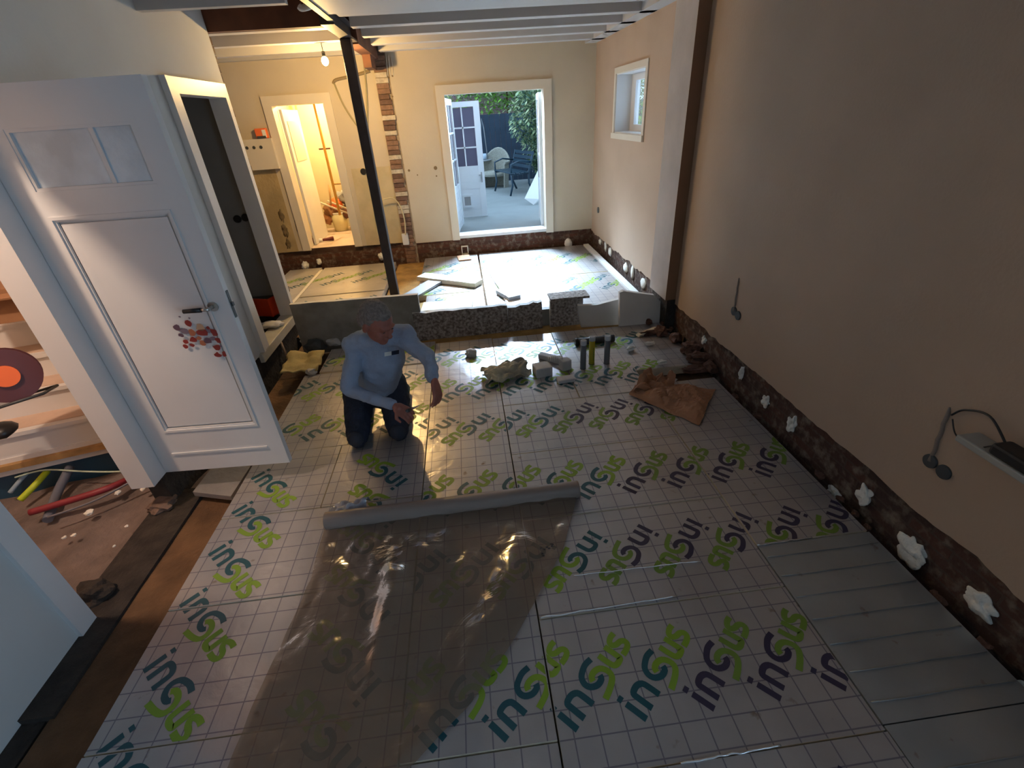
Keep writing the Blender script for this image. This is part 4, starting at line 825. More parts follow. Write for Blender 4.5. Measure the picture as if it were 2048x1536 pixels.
X9 = XR - .012
mb = MB(); cab(mb, [onx(1903, 830, X9), onx(1930, 820, X9), onx(1980, 833, X9 - .02), (1.95, 1.20, .80)], .0045); cab(mb, [onx(1905, 838, X9), onx(1912, 870, X9 - .01), onx(1945, 895, X9 - .04), onx(1985, 892, X9 - .08), (1.91, 1.20, .79)], .003); child(mb, 'adapter_cable', M_BLACK, e_)

# ================================================================== KITCHEN WALL THINGS
p0 = ony(484, 285, YB); p1 = ony(552, 305, YB)
fb = empty('fuse_panel', (p0.x, YB, p0.z), label='white pipe duct cover with three round holes on the kitchen wall', cat='duct cover')
mb = MB(); mb.box(p0.x - .05, KX0 - .09, YB - .09, YB, 1.50, 1.90); child(mb, 'cover_box', M_TRIM, fb)
for i in range(3):
    q = ony(494 + 14 * i, 296 - i * .8, YB - .09); mb = MB(); mb.tube([q, q + Vector((0, -.004, 0))], .022, 14); child(mb, 'round_hole', M_DGREY, fb)
e_ = empty('orange_box', ony(526, 275, YB - .04), label='small orange red box with a white label on the duct cover', cat='box')
q = ony(526, 266, YB - .05); mb = MB(); mb.box(q.x - .10, q.x + .06, YB - .085, YB - .01, 1.902, q.z + .06, bev=.01); child(mb, 'box_body', M_ORANGE, e_)
mb = MB(); mb.box(q.x + .0, q.x + .05, YB - .089, YB - .084, 1.915, q.z + .04); child(mb, 'box_label', M_DAB, e_)
mb = MB(); mb.box(q.x - .08, q.x + .04, YB - .10, YB - .085, 1.902, 1.935); child(mb, 'dark_base', M_DGREY, e_)
# surface pipes and chases on the wall near the post
def wallpipe(pts, r_, mt, label, cat='pipe', name='wall_pipe', off=.012, group=None):
    mb = MB(); cab(mb, [ony(px, py, YB - off) for px, py in pts], r_); o = mb.build(name, mt); return tag(o, label, cat, group)
M_GP = mat('greenish_pipe', (.32, .27, .15), .6)
wallpipe([(668, 166), (690, 215), (722, 262)], .012, M_GP, 'thin greenish pipe slanting down the kitchen wall to the steel post')
wallpipe([(726, 108), (733, 180), (736, 270)], .012, M_GP, 'thin vertical pipe just right of the steel post on the back wall')
wallpipe([(667, 168), (672, 160), (705, 152), (740, 142)], .020, mat('dark_chase', (.24, .18, .10), .9, bump=.6), 'dark crooked chase in the kitchen wall above the slanting pipe', 'chase', 'wall_chase', .004)
wallpipe([(764, 400), (785, 396), (800, 412), (809, 440), (811, 470)], .010, mat('pale_hose', (.60, .50, .30), .5), 'pale curved cable arching from the steel post to the white box', 'cable', 'hanging_cable', .10)
wallpipe([(748, 400), (747, 430), (758, 480)], .008, mat('pale_hose2', (.55, .45, .25), .5), 'thin pale cable hanging straight down left of the steel post', 'cable', 'hanging_cable', .05)
q = ony(811, 478, YB - .05); mb = MB(); mb.box(q.x - .05, q.x + .05, YB - .08, YB - .02, q.z - .09, q.z + .09, bev=.008); o = mb.build('junction_box', M_WHITE); tag(o, 'small white junction box on the brick strip between kitchen and room', 'box')
for i, (x, ln) in enumerate([(771, 130), (776, 135), (782, 140)]):
    wallpipe([(x, ln - 25), (x + 5, 152)], .006, M_TRIM, ['leftmost thin white conduit high up beside the brick strip', 'middle thin white conduit high up beside the brick strip', 'rightmost thin white conduit high up beside the brick strip'][i], 'conduit', 'conduit', .008, 'three thin white conduits beside the brick strip')
# radiator marks: small rust spots
mb = MB()
for (px, py, s) in [(818, 341, .018), (871, 336, .028), (777, 155, .012), (785, 152, .012), (776, 193, .012), (785, 193, .012), (873, 352, .012), (835, 350, .01)]:
    q = ony(px, py, YB); mb.tube([q + Vector((0, -.003, 0)), q + Vector((0, .004, 0))], s, 10)
o = mb.build('wall_hole_marks', mat('hole_brown', (.18, .12, .06), .9), bpy.data.objects['wall_back'])
# hanging bulb
bp_ = ony(650, 122, 6.5); bulb = empty('light_bulb', (bp_.x, 6.5, bp_.z), label='glowing bare light bulb hanging from the kitchen ceiling', cat='light bulb')
mb = MB(); mb.ball(bp_, (.038, .038, .045), 18); bo = child(mb, 'glass_bulb', mat('bulb_glow', (1, .8, .4), .3, emis=(1, .72, .25), emis_s=30), bulb)
mb = MB(); mb.tube([bp_ + Vector((0, 0, .04)), bp_ + Vector((0, 0, .09))], .018, 12); bsk = child(mb, 'bulb_socket', M_BLACK, bulb)
mb = MB(); mb.tube([bp_ + Vector((0, 0, .09)), (bp_.x, 6.5, 2.93)], .004, 6); child(mb, 'bulb_cord', M_DGREY, bsk)
bpy.data.objects['kitchen_bulb_light'].location = (bp_.x, 6.5, bp_.z - .09)
# white foam blob hanging at the beam
q = ony(606, 12, 4.9); mb = MB(); cab(mb, [ony(630, -8, 4.9), ony(622, 10, 4.9), ony(604, 16, 4.9), ony(598, 12, 4.9)], .024); o = mb.build('white_hose', M_DAB); tag(o, 'white curled hose end hanging beside the black steel beam', 'hose')
# ================================================================== BACK HALL BEHIND THE KITCHEN DOOR
M_BH = mat('back_hall_plaster', (.70, .62, .42), .85, noise_amt=.08, noise_scale=2)
YB2 = YB + .24
mb = MB(); mb.box(-3.0, -1.2, 9.6, 9.7, 0, 2.9); mb.box(-2.95, -2.86, YB2, 9.7, 0, 2.9); mb.box(-1.35, -1.25, YB2, 9.7, 0, 2.9); mb.box(-3.0, -1.2, YB2, 9.7, 2.8, 2.9); struct('wall_back_hall', mb, M_BH)
mb = MB(); mb.box(-3.0, -1.2, YB + .02, 9.7, .2, .295); struct('floor_back_hall', mb, mat('pale_pink_floor', (.62, .50, .44), .5, noise_amt=.1, noise_scale=4))
mb = MB(); mb.box(-2.56, -2.52, YB2, YB2 + .80, .30, 2.25); d3 = struct('door_3', mb, M_WHITE)
mb = MB(); mb.box(-2.52, -2.512, YB2 + .12, YB2 + .66, 1.55, 2.1); o = mb.build('door_panel', M_TRIM, d3)
e_ = empty('long_pole', (-2.15, 9.2, .3), label='long yellow wooden pole standing upright in the bright back hall', cat='pole')
a = ony(628, 207, 8.7); b = ony(680, 430, 8.7)
mb = MB(); mb.tube([b, a], .022, 12); psh = child(mb, 'pole_shaft', mat('orange_wood_pole', (.55, .30, .05), .6), e_)
c = a.lerp(b, .38); mb = MB(); mb.tube([c - Vector((.09, 0, 0)), c + Vector((.09, 0, .0))], .012, 8); child(mb, 'pole_clamp', M_DWOOD, psh)
a = ony(590, 205, 9.5); b = ony(636, 415, 9.5); mb = MB(); mb.tube([a, b], .018, 10); o = mb.build('wall_pipe', mat('ochre_pipe', (.55, .38, .15), .6)); tag(o, 'ochre pipe running down the rear wall of the back hall', 'pipe')
q = onz(684, 460, .30); bk = empty('white_bucket', (q.x, q.y, .3), label='pale yellowish bucket on the floor of the bright back hall', cat='bucket')
mb = MB(); mb.tube([(q.x, q.y, .30), (q.x, q.y, .62)], [.12, .15], 24); bbd = child(mb, 'bucket_body', mat('cream_plastic', (.70, .64, .38), .5), bk)
mb = MB(); mb.tube([(q.x, q.y, .60), (q.x, q.y, .625)], .156, 24); child(mb, 'bucket_lid', M_WHITE, bbd)
stf = [(655, 438, .10, M_PAPER, 'brown paper heap left of the bucket in the back hall'), (662, 420, .12, M_CARD, 'brown cardboard heap behind the bucket in the back hall'), (690, 395, .14, M_GREY, 'grey green bundle at the right edge of the back hall doorway'), (672, 408, .12, M_ORANGE, 'orange bag in the middle of the back hall clutter'), (694, 425, .10, M_DWOOD, 'dark brown bag right of the bucket in the back hall')]
for i, (px, py, s, mt, lb) in enumerate(stf):
    q = ony(px, py, 9.25 if i != 2 else 9.3); tag(lump('clutter_bag', (q.x, q.y, max(q.z, .3 + s * .6)), (s, s * .8, s * .9), mt, None, i + 120, 3, .6, 2.2), lb, 'bag')
for i, (a_, b_) in enumerate([((640, 405), (700, 428)), ((655, 402), (702, 420)), ((658, 370), (662, 410)), ((665, 368), (700, 366))]):
    mb = MB(); a = ony(*a_, 9.0); b = ony(*b_, 8.95); mb.tube([a, b], .016, 8); o = mb.build('wood_lath', M_WOOD if i > 1 else M_TRIM); tag(o, ['white lath leaning across the back hall clutter, lower one', 'white lath leaning across the back hall clutter, upper one', 'upright wooden lath beside the long yellow pole', 'short horizontal wooden lath above the grey green bundle'][i], 'lath')
a = onz(630, 485, .30); b = onz(668, 480, .30); br = empty('hand_brush', (a.x, a.y, .3), label='dark red hand brush with white ferrule lying in the back hall doorway', cat='brush')
mb = MB(); mb.tube([a + Vector((.12, 0, .03)), b + Vector((0, 0, .03))], [.02, .035], 10); child(mb, 'brush_handle', mat('dark_red_brush', (.12, .015, .02), .5), br)
mb = MB(); mb.tube([a + Vector((.07, 0, .03)), a + Vector((.14, 0, .03))], .028, 10); child(mb, 'ferrule', M_WHITE, br)
mb = MB(); mb.tube([a + Vector((-.03, 0, .02)), a + Vector((.08, 0, .03))], [.06, .02], 8); child(mb, 'bristles', mat('crimson_bristles', (.30, .01, .05), .7), br)

# ================================================================== GARDEN
M_PATIO = mat('grey_patio', (.27, .29, .29), .85, noise_amt=.12, noise_scale=2, bump=.1)
GZ = .26
mb = MB(); mb.box(-3, 5, YB + .24, 17, GZ - .1, GZ); struct('floor_garden', mb, M_PATIO)
M_FENCE = mat('dark_blue_fence', (.025, .045, .075), .8, noise_amt=.2, noise_scale=4)
mb = MB()
for k in range(34): x = -1.6 + k * .15; mb.box(x, x + .143, 15.2, 15.24, GZ, 2.02)
mb.box(-1.6, 3.6, 15.24, 15.28, .5, .58); mb.box(-1.6, 3.6, 15.24, 15.28, 1.6, 1.68); o = mb.build('garden_fence', M_FENCE); tag(o, 'dark blue black board fence at the end of the garden', 'fence')
mb = MB(); mb.box(-4, 6, 17.5, 17.8, GZ, 3.4); o = struct('wall_neighbour', mb, brick_mat('neighbour_brick', 'y', (.20, .10, .10), (.16, .09, .10), (.3, .25, .25)))
# white garden door with six panes
def leaf(name, x0, x1, y, z0, z1, label, rot=0, low=.38, pet=False):
    W2 = x1 - x0; e_ = empty(name, (x0, y, z0), 0, label, 'door')
    M2 = Matrix.Translation((x0, y, 0)) @ Matrix.Rotation(rot, 4, 'Z')
    zl = z0 + (z1 - z0) * low; s = .085 if W2 > .4 else .05
    mb = MB(); mb.box(0, s, 0, .045, z0, z1, M2); mb.box(W2 - s * 1.3, W2, 0, .045, z0, z1, M2); mb.box(s, W2 - s * 1.3, 0, .045, z1 - s, z1, M2); child(mb, 'door_frame', M_GW, e_)
    mb = MB(); n = 7
    for k in range(n): mb.box(s * .9, W2 - s, .008, .04, z0 + (zl - z0) * k / n, z0 + (zl - z0) * (k + .94) / n, M2)
    mb.box(s * .9, W2 - s, .012, .036, z0, zl, M2); child(mb, 'boarded_lower_panel', M_GW, e_)
    mb = MB(); gz0_, gz1_ = zl, z1 - s; gx0_, gx1_ = s, W2 - s * 1.3
    mb.box((gx0_ * 1.15 + gx1_ * .85) / 2 - .012, (gx0_ * 1.15 + gx1_ * .85) / 2 + .012, .005, .04, gz0_, gz1_, M2)
    for k in range(3): zz = gz0_ + (gz1_ - gz0_) * k / 3; mb.box(gx0_, gx1_, .005, .04, zz - .012, zz + .012, M2)
    gb = child(mb, 'glazing_bars', M_GW, e_)
    for k in range(3):
        for c in range(2):
            zz0 = gz0_ + (gz1_ - gz0_) * k / 3 + .012; zz1 = gz0_ + (gz1_ - gz0_) * (k + 1) / 3 - .012; xm = (gx0_ * 1.15 + gx1_ * .85) / 2
            mb = MB(); mb.box(gx0_ if c == 0 else xm + .012, xm - .012 if c == 0 else gx1_, .02, .025, zz0, zz1, M2); child(mb, 'door_pane', M_GPANE, gb)
    if pet:
        mb = MB(); frame4(mb, s + .02, s + .22, z0 + .18, z0 + .42, .04, -.02, .01); bmesh.ops.transform(mb.bm, matrix=M2, verts=mb.bm.verts); pf = child(mb, 'cat_flap', M_GW, e_)
        mb = MB(); mb.box(s + .06, s + .18, -.012, .0, z0 + .22, z0 + .38, M2); child(mb, 'flap_window', M_GREY, pf)
        mb = MB(); mb.box(W2 - .07, W2 - .045, -.02, 0, z0 + .62, z0 + .80, M2); mb.box(W2 - .11, W2 - .05, -.035, -.02, z0 + .74, z0 + .76, M2); child(mb, 'door_handle', M_GREY, e_)
    return e_
M_GW = mat('outdoor_white_paint', (.72, .78, .84), .45); M_GPANE = mat('dark_reflecting_pane', (.10, .10, .16), .08, spec=.8)
leaf('garden_door', -.135, .44, 9.70, .275, 2.24, 'white garden door with six panes and a cat flap standing open outside', 0, .46, True)
leaf('french_door_leaf', -.13, .62, YB + .25, .31, 2.26, 'left french door leaf opened outwards, seen edge on', math.radians(83), .35)
leaf('french_door_leaf', 1.325, 2.07, YB + .25, .31, 2.26, 'right french door leaf opened outwards, seen edge on', math.radians(84), .35)
# bench
BNY = 12.9; bq = ony(1012, 378, BNY); BM_ = Matrix.Translation((1.30, 12.7, GZ)) @ Matrix.Rotation(math.radians(-74), 4, 'Z') @ Matrix.Scale(1.15, 4)
bench = empty('garden_bench', (1.30, 12.7, GZ), label='dark blue slatted garden bench with curved iron legs on the patio', cat='bench')
M_BENCH = mat('dark_blue_bench', (.015, .045, .075), .35)
for s_ in (-1, 1):
    x = s_ * .48; mb = MB(); P = lambda a, b: BM_ @ Vector((x, a, b))
    mb.tube([P(-.28, .0), P(-.22, .20), P(-.24, .40), P(-.10, .42)], .024, 8); mb.tube([P(.26, .0), P(.16, .22), P(.16, .42), P(.22, .62), P(.28, .82)], .024, 8); mb.tube([P(-.24, .40), P(-.24, .60), P(-.05, .66), P(.20, .62)], .020, 8); mb.tube([P(-.24, .40), P(.16, .42)], .022, 8)
    child(mb, 'iron_end', M_BENCH, bench)
for k in range(4):
    mb = MB(); mb.box(-.52, .52, -.25 + .105 * k, -.17 + .105 * k, .425, .447, BM_); child(mb, 'seat_slat', M_BENCH, bench)
for k in range(4):
    mb = MB(); mb.box(-.52, .52, .17 + .03 * k, .19 + .03 * k, .50 + .085 * k, .56 + .085 * k, BM_); child(mb, 'back_slat', M_BENCH, bench)
# wicker chair
wq = Vector((.92, 13.9, GZ)); wc = empty('wicker_chair', wq, label='pale wicker armchair on the patio behind the blue bench', cat='chair')
M_WICK = mat('pale_wicker', (.42, .40, .34), .8, noise_amt=.3, noise_scale=40, bump=.6, bump_scale=80)
mb = MB(); bm = mb.bm; N = 18; rows = []
for i in range(N + 1):
    t = math.pi * (-.15 + 1.3 * i / N); h = .62 + .32 * math.sin(max(0, min(math.pi, t))) ** 2
    c, s_ = math.cos(t) * .36, math.sin(t) * .34; rows.append((Vector((c, s_, 0)) + wq, Vector((c * 1.12, s_ * 1.12, h)) + wq))
RZ = Matrix.Translation(wq) @ Matrix.Rotation(math.radians(-25), 4, 'Z') @ Matrix.Translation(-wq)
for (a0, a1), (b0_, b1_) in zip(rows, rows[1:]): mb.face([RZ @ a0, RZ @ b0_, RZ @ b1_, RZ @ a1])
bmesh.ops.remove_doubles(bm, verts=bm.verts, dist=.001); wsh = o = child(mb, 'wicker_shell', M_WICK, wc); md = o.modifiers.new('thickness', 'SOLIDIFY'); md.thickness = .04
mb = MB(); mb.tube([RZ @ (r_[1]) for r_ in rows], .035, 10); child(mb, 'rolled_rim', M_WICK, wsh)
mb = MB(); mb.tube([wq + Vector((0, 0, .30)), wq + Vector((0, 0, .42))], [.34, .33], 24); child(mb, 'seat', M_WICK, wc)
# round table with things
tq = Vector((.52, 14.3, GZ)); tb = empty('garden_table', tq, label='small dark iron table left of the wicker chair on the patio', cat='table')
mb = MB(); mb.tube([tq + Vector((0, 0, .66)), tq + Vector((0, 0, .69))], .36, 28); child(mb, 'table_top', M_GREY, tb)
for k in range(3):
    a = 2 * math.pi * k / 3; d = Vector((math.cos(a), math.sin(a), 0)); mb = MB(); mb.tube([tq + d * .30, tq + d * .06 + Vector((0, 0, .35)), tq + d * .16 + Vector((0, 0, .66))], .014, 8); child(mb, 'leg', M_BLACK, tb)
e_ = empty('patio_lantern', tq + Vector((.16, -.1, .69)), label='tall narrow looped metal stand with a glass on the small iron table', cat='stand')
mb = MB(); b0 = tq + Vector((.16, -.1, .70)); mb.tube([b0 + Vector((-.09, 0, 0)), b0 + Vector((-.04, 0, .75)), b0 + Vector((0, 0, .98)), b0 + Vector((.04, 0, .75)), b0 + Vector((.09, 0, 0))], .012, 8); child(mb, 'metal_loop', M_GREY, e_)
mb = MB(); mb.tube([b0, b0 + Vector((0, 0, .14))], .06, 14); child(mb, 'glass_jar', mat('blue_white_jar', (.45, .55, .65), .3), e_)
# white panel leaning at the right leaf
mb = MB(); q = [ony(1049, 397, 10.6), ony(1067, 410, 10.6), ony(1078, 398, 10.6), ony(1078, 336, 10.9)]
vs = [mb.bm.verts.new(v) for v in q]; vb = [mb.bm.verts.new(v + Vector((.05, .05, 0))) for v in q]; mb.bm.faces.new(vs); mb.bm.faces.new(vb[::-1])
for k in range(4): mb.bm.faces.new((vs[k], vb[k], vb[(k + 1) % 4], vs[(k + 1) % 4]))
o = mb.build('leaning_sheet', mat('bright_white_panel', (.85, .86, .86), .5)); tag(o, 'bright white panel leaning outside against the right french door leaf', 'panel')
# blue tarp and yellow chair behind the panes
q = ony(932, 315, 11.5); tag(lump('blue_tarp', (q.x - .05, 11.6, q.z), (.18, .1, .26), mat('bright_blue_tarp', (.0, .16, .75), .5), None, 2, 3, .4, 2), 'bright blue cover seen through the middle pane of the garden door', 'cover')
# foliage
def foliage(name, c, size, n, cols, label, cat, seed, leafs=.09):
    rnd = random.Random(seed); mb = MB(); bm = mb.bm
    for i in range(n):
        while True:
            p = Vector((rnd.uniform(-1, 1), rnd.uniform(-1, 1), rnd.uniform(-1, 1)))
            if .45 < p.length < 1: break
        p = p * (1 + .25 * noise.noise(p * 3 + Vector((seed, 0, 0)))); w = Vector((p.x * size[0], p.y * size[1], p.z * size[2])) + Vector(c)
        d = Vector((rnd.uniform(-1, 1), rnd.uniform(-1, .2), rnd.uniform(-.9, .5))).normalized(); s_ = d.cross(Vector((0, 0, 1)) if abs(d.z) < .8 else Vector((1, 0, 0))).normalized(); L = leafs * rnd.uniform(.6, 1.5); wd = L * .22
        f_ = bm.faces.new([bm.verts.new(v) for v in (w, w + d * L * .5 + s_ * wd, w + d * L, w + d * L * .5 - s_ * wd)]); f_.material_index = rnd.randrange(len(cols))
    o = mb.build(name, cols, None, False); tag(o, label, cat)
    mb = MB(); b0 = Vector(c); mb.tube([(b0.x, b0.y, .25), (b0.x + .03, b0.y, b0.z * .6), (b0.x, b0.y, b0.z)], [.05 * size[0] ** .5, .04 * size[0] ** .5, .015], 8); mb.build('stem', M_DWOOD, o)
    return o
LG = [mat('pale_leaf', (.46, .54, .30), .6), mat('mid_leaf', (.28, .38, .20), .6), mat('dark_leaf', (.06, .13, .09), .6)]
foliage('garden_shrub', (2.45, 12.9, 2.0), (1.10, 1.1, 1.0), 9000, LG, 'large pale green shrub overhanging the bench on the right of the garden', 'shrub', 3, .13)
foliage('garden_shrub', (2.6, 14.2, 1.0), (.75, .6, .6), 4500, LG, 'lower darker green shrub growing behind the bench back', 'shrub', 8, .11)
foliage('garden_tree', (1.6, 16.4, 2.9), (2.0, .6, .8), 4000, [mat('bright_leaf', (.25, .50, .08), .6), LG[0]], 'bright green tree tops rising above the dark garden fence', 'tree', 12, .16)
foliage('garden_shrub', (-.5, 14.4, 2.1), (.6, .5, .7), 2500, [LG[0], LG[1], mat('yellow_leaf', (.50, .48, .10), .6)], 'yellow green shrub seen above and through the white garden door', 'shrub', 15, .12)
foliage('yellow_shrub', (-.15, 11.3, .85), (.28, .3, .35), 900, [mat('yellow_flower', (.65, .62, .08), .6), LG[1]], 'yellow green plant seen through the lower pane of the garden door', 'plant', 22, .10)
mb = MB(); mb.box(2.05, 3.2, 11.6, 12.2, GZ, 1.0); o = mb.build('garden_planter', mat('sandstone', (.42, .36, .28), .9, noise_amt=.3, noise_scale=5, bump=.4)); tag(o, 'beige stone planter below the large shrub', 'planter')
# side passage seen through the little window
mb = MB(); mb.box(3.0, 5.6, 10.9, 10.95, GZ, 2.1); o = mb.build('side_fence', mat('blue_grey_fence', (.16, .24, .28), .8)); tag(o, 'blue grey fence outside the small side window', 'fence')
foliage('side_shrub', (3.75, 10.2, 2.2), (.7, .3, .7), 2600, [mat('lime_leaf', (.42, .62, .10), .6), LG[0]], 'lime green shrub outside the small side window', 'shrub', 31, .12)

# ================================================================== THE KNEELING MAN
def cone(mb, a, ra, b, rb, seg=16):
    a, b = Vector(a), Vector(b); mb.ball(a, ra, seg); mb.ball(b, rb, seg); mb.tube([a, b], [ra, rb], seg)
def fused(name, mb, mt, parent, vox, smooth=4, label=None):
    o = mb.build(name, mt, None); md = o.modifiers.new('fuse', 'REMESH'); md.mode = 'VOXEL'; md.voxel_size = vox; md.use_smooth_shade = True
    m2 = o.modifiers.new('relax', 'SMOOTH'); m2.factor = .6; m2.iterations = smooth
    dg = bpy.context.evaluated_depsgraph_get(); me = bpy.data.meshes.new_from_object(o.evaluated_get(dg)); o.modifiers.clear(); o.data = me
    for p_ in me.polygons: p_.use_smooth = True
    if parent: o.parent = parent; o.matrix_parent_inverse = parent.matrix_world.inverted()
    if label: o['label'] = label
    return o
pelv = Vector((-.80, 3.08, .30)); waist = Vector((-.75, 3.02, .45)); chest = Vector((-.655, 2.90, .70)); neck = Vector((-.615, 2.80, .855)); headc = Vector((-.60, 2.70, .955))
shR = Vector((-.835, 2.88, .745)); shL = Vector((-.475, 2.83, .80))
elR = ony(697, 780, 2.74); haR = ony(790, 812, 2.58); elL = ony(853, 712, 2.70); haL = ony(869, 762, 2.50)
knR = onz(715, 876, .075); knL = onz(797, 862, .075); hpR = Vector((-.92, 3.08, .28)); hpL = Vector((-.68, 3.10, .28)); anR = Vector((-.95, 3.24, .055)); anL = Vector((-.66, 3.26, .055))
# head frame: facing right, towards the camera side and down
hf = Vector((.70, -.54, -.47)).normalized(); hr = hf.cross(Vector((0, 0, 1))).normalized(); hu = hr.cross(hf).normalized()
HS = 1.13
HM = Matrix((( hr.x, hf.x, hu.x, headc.x), (hr.y, hf.y, hu.y, headc.y), (hr.z, hf.z, hu.z, headc.z), (0, 0, 0, 1))) @ Matrix.Scale(HS, 4)   # local x right, y face forward, z crown
def hball(mb, c, r_, seg=14):
    mb.ball((0, 0, 0), r_, seg); vs = mb.last
    bmesh.ops.transform(mb.bm, matrix=HM @ Matrix.Translation(c), verts=vs)
mb = MB()
hball(mb, (0, -.012, .02), (.074, .094, .088), 24); hball(mb, (0, .018, -.035), (.060, .070, .078), 20); hball(mb, (0, .062, -.085), (.030, .026, .024)); hball(mb, (0, .035, -.068), (.050, .045, .038))
hball(mb, (0, .088, -.012), (.012, .018, .026)); hball(mb, (0, .100, -.026), (.016, .014, .012)); hball(mb, (0, .074, .022), (.052, .018, .012)); hball(mb, (.036, .062, -.030), (.022, .022, .020)); hball(mb, (-.036, .062, -.030), (.022, .022, .020))
hball(mb, (0, .085, -.052), (.022, .010, .0065)); hball(mb, (0, .083, -.063), (.019, .010, .006))
for s_ in (-1, 1): hball(mb, (s_ * .079, -.008, -.012), (.009, .020, .032)); hball(mb, (s_ * .031, .073, .004), (.013, .010, .009))
cone(mb, headc - hu * .05 - hf * .02, .052, neck, .056); cone(mb, neck, .056, chest + Vector((0, .03, .04)), .06)
cone(mb, chest + Vector((0, .03, -.02)), .095, waist, .11); cone(mb, waist, .11, pelv, .115); cone(mb, shR + Vector((.02, .03, -.02)), .04, shL + Vector((-.02, .03, -.02)), .04)
def hand(mb, w, fwd, palm_n, curl, s_thumb=1, r_=.0095):
    fwd = fwd.normalized(); palm_n = (palm_n - fwd * palm_n.dot(fwd)).normalized(); side = fwd.cross(palm_n).normalized()
    pc_ = w + fwd * .05; cone(mb, w, .024, w + fwd * .03, .026)
    for k in range(4):
        o_ = side * ((k - 1.5) * .021); cone(mb, w + fwd * .02 + o_ * .7, .016, w + fwd * .088 + o_, .0145, 10)
    for k, ln in enumerate((.072, .082, .076, .058)):
        o_ = side * ((k - 1.5) * .0235); p_ = w + fwd * .088 + o_; d_ = fwd
        for j, fr_ in enumerate((.42, .32, .26)):
            a_ = curl * (.5 + .45 * j); d2 = (fwd * math.cos(a_) + palm_n * math.sin(a_)).normalized(); q_ = p_ + d2 * ln * fr_; cone(mb, p_, r_ - .0008 * j, q_, r_ - .0008 * (j + 1), 10); p_ = q_
    t0 = w + fwd * .03 - side * .030 * s_thumb; t1 = t0 + (fwd * .55 - side * .7 * s_thumb + palm_n * .35).normalized() * .042; t2 = t1 + (fwd * .9 + palm_n * .5).normalized() * .034
    cone(mb, t0 + side * .008 * s_thumb, .015, t1, .0115, 10); cone(mb, t1, .0115, t2, .009, 10)
for sh, el, ha in ((shR, elR, haR), (shL, elL, haL)):
    cone(mb, sh, .042, el, .028); cone(mb, el, .028, ha, .022)
hand(mb, haR, (haR - elR).normalized() + Vector((.1, -.1, -.35)), Vector((.1, .35, -.8)), 1.05, 1)
hand(mb, haL, Vector((.12, -.55, -.75)), Vector((-.7, .2, -.4)), .75, -1)
for hp, kn, an in ((hpR, knR, anR), (hpL, knL, anL)):
    cone(mb, hp, .085, kn, .055); cone(mb, kn + Vector((0, .03, -.01)), .05, an, .035); cone(mb, an, .035, an + Vector((0, .15, -.01)), .03)
man = fused('person', mb, M_SKIN, None, .0055, 3)
tag(man, 'grey haired person kneeling in a blue grey sweater and dark trousers, looking down', 'person')
mb = MB()
cone(mb, chest + Vector((0, .01, .055)), .115, chest + Vector((-.02, .02, -.1)), .145, 24); cone(mb, chest + Vector((-.02, .02, -.1)), .150, waist + Vector((0, -.01, -.02)), .158, 24); cone(mb, waist + Vector((0, -.01, -.02)), .160, pelv + Vector((.01, 0, .085)), .155, 24); mb.ball(waist + Vector((.04, -.07, .0)), (.13, .12, .12), 18)
cone(mb, shR + Vector((.03, 0, -.01)), .064, elR, .046); cone(mb, elR, .046, haR - (haR - elR) * .10, .034); cone(mb, shL + Vector((-.03, 0, -.01)), .062, elL, .043); cone(mb, elL, .043, haL - (haL - elL) * .10, .033)
cone(mb, shR, .066, neck + Vector((-.05, .03, -.06)), .065); cone(mb, shL, .066, neck + Vector((.04, .03, -.05)), .065); cone(mb, neck + Vector((0, .03, -.03)), .068, chest, .1)
swm = fused('sweater', mb, M_SWEAT, man, .010, 4)
tx = bpy.data.textures.new('cloth_folds', 'CLOUDS'); tx.noise_scale = .11
md = swm.modifiers.new('folds', 'DISPLACE'); md.texture = tx; md.mid_level = .42; md.strength = .05; md.texture_coords = 'LOCAL'
mb = MB(); nn = (headc - neck).normalized(); c = neck + Vector((0, .012, -.012)); a1 = hr; a2 = nn.cross(a1).normalized()
mb.tube([c + (a1 * math.cos(t) + a2 * math.sin(t)) * .066 for t in [2 * math.pi * k / 24 for k in range(25)]], .012, 8); child(mb, 'collar', M_NAVYCOL, swm)
# chest emblem: white and navy little flag
bpy.context.view_layer.update(); dg = bpy.context.evaluated_depsgraph_get(); sv = swm.evaluated_get(dg); inv = sv.matrix_world.inverted()
def on_sweater(px, py):
    O = inv @ Vector((0, 0, H)); D = (inv.to_3x3() @ ray(px, py)).normalized(); ok, loc, nn_, _ = sv.ray_cast(O, D); return sv.matrix_world @ loc - D * .004
mb = MB()
for mi, (x0, x1) in enumerate(((769, 783), (783, 798))):
    mb.mi = mi
    for a in range(4):
        xa = x0 + (x1 - x0) * a / 4; xb = x0 + (x1 - x0) * (a + 1) / 4; f1 = (xa - 769) * -.18; f2 = (xb - 769) * -.18
        mb.face([on_sweater(xa, 713 + f1), on_sweater(xb, 713 + f2), on_sweater(xb, 705 + f2), on_sweater(xa, 705 + f1)])
child(mb, 'chest_emblem', [M_DAB, M_NAVYCOL], swm)
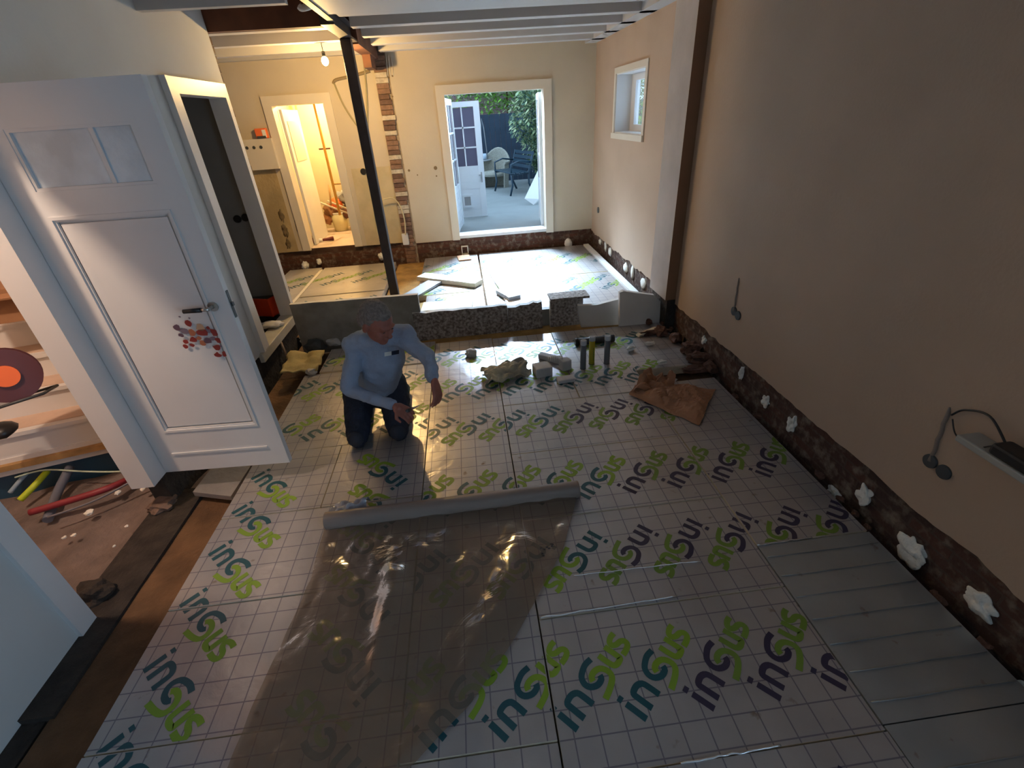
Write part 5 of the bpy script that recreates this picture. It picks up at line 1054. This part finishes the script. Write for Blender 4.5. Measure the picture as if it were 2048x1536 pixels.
# hair
mb = MB(); hball(mb, (0, -.026, .034), (.080, .090, .082), 28); hball(mb, (0, -.055, -.01), (.075, .062, .062), 20); hball(mb, (0.01, .022, .080), (.052, .048, .026), 18)
for s_ in (-1, 1): hball(mb, (s_ * .070, -.028, .0), (.015, .036, .036))
hair = fused('hair', mb, M_HAIR, man, .006, 2)
for v in hair.data.vertices: v.co += Vector((noise.noise(v.co * 60), noise.noise(v.co * 60 + Vector((9, 0, 0))), noise.noise(v.co * 60 + Vector((0, 9, 0))))) * .006
# eyes
for s_ in (-1, 1):
    mb = MB(); hball(mb, (s_ * .031, .081, .002), (.008, .004, .0035), 10); child(mb, 'eye', M_BLACK, man)
# trousers and boots
mb = MB(); cone(mb, pelv + Vector((-.04, 0, .05)), .140, pelv + Vector((.05, .0, .05)), .140, 20); cone(mb, pelv, .15, pelv + Vector((.02, .04, -.06)), .14, 20)
for hp, kn, an in ((hpR, knR, anR), (hpL, knL, anL)):
    cone(mb, hp + Vector((0, -.02, .02)), .118, kn + (hp - kn) * .15, .085, 20); cone(mb, kn + (hp - kn) * .15, .085, kn, .072, 20); cone(mb, kn + Vector((0, .03, 0)), .070, an, .058, 16)
tr = fused('trousers', mb, M_TROU, man, .011, 3)
tx2 = bpy.data.textures.new('trouser_folds', 'CLOUDS'); tx2.noise_scale = .07
md = tr.modifiers.new('folds', 'DISPLACE'); md.texture = tx2; md.strength = .026; md.texture_coords = 'LOCAL'
for an in (anR, anL):
    mb = MB(); cone(mb, an + Vector((0, -.0, .0)), .050, an + Vector((0, .05, .0)), .052); cone(mb, an + Vector((0, .05, .0)), .050, an + Vector((0, .20, -.005)), .042); fused('boot', mb, M_BOOT, man, .010, 2)
# kneepad patches
for kn in (knR, knL):
    mb = MB(); mb.ball(kn + Vector((.0, -.035, .015)), (.058, .045, .062), 16); child(mb, 'knee_pad', mat('knee_pad_cloth', (.03, .034, .05), .8), tr)
# knife in the right hand
kd = (haR - elR).normalized(); k0 = haR + kd * .06 + Vector((0, 0, -.03))
kn_ = empty('utility_knife', k0, label='small grey knife held in the right hand of the kneeling man', cat='knife')
mb = MB(); e1 = Vector((.75, -.25, .45)).normalized(); mb.tube([k0 - e1 * .05, k0 + e1 * .05], .012, 10); child(mb, 'knife_grip', M_DGREY, kn_)
mb = MB(); mb.tube([k0 + e1 * .05, k0 + e1 * .10, k0 + e1 * .14], [.009, .007, .001], 6); child(mb, 'knife_blade', M_CHROME, kn_)
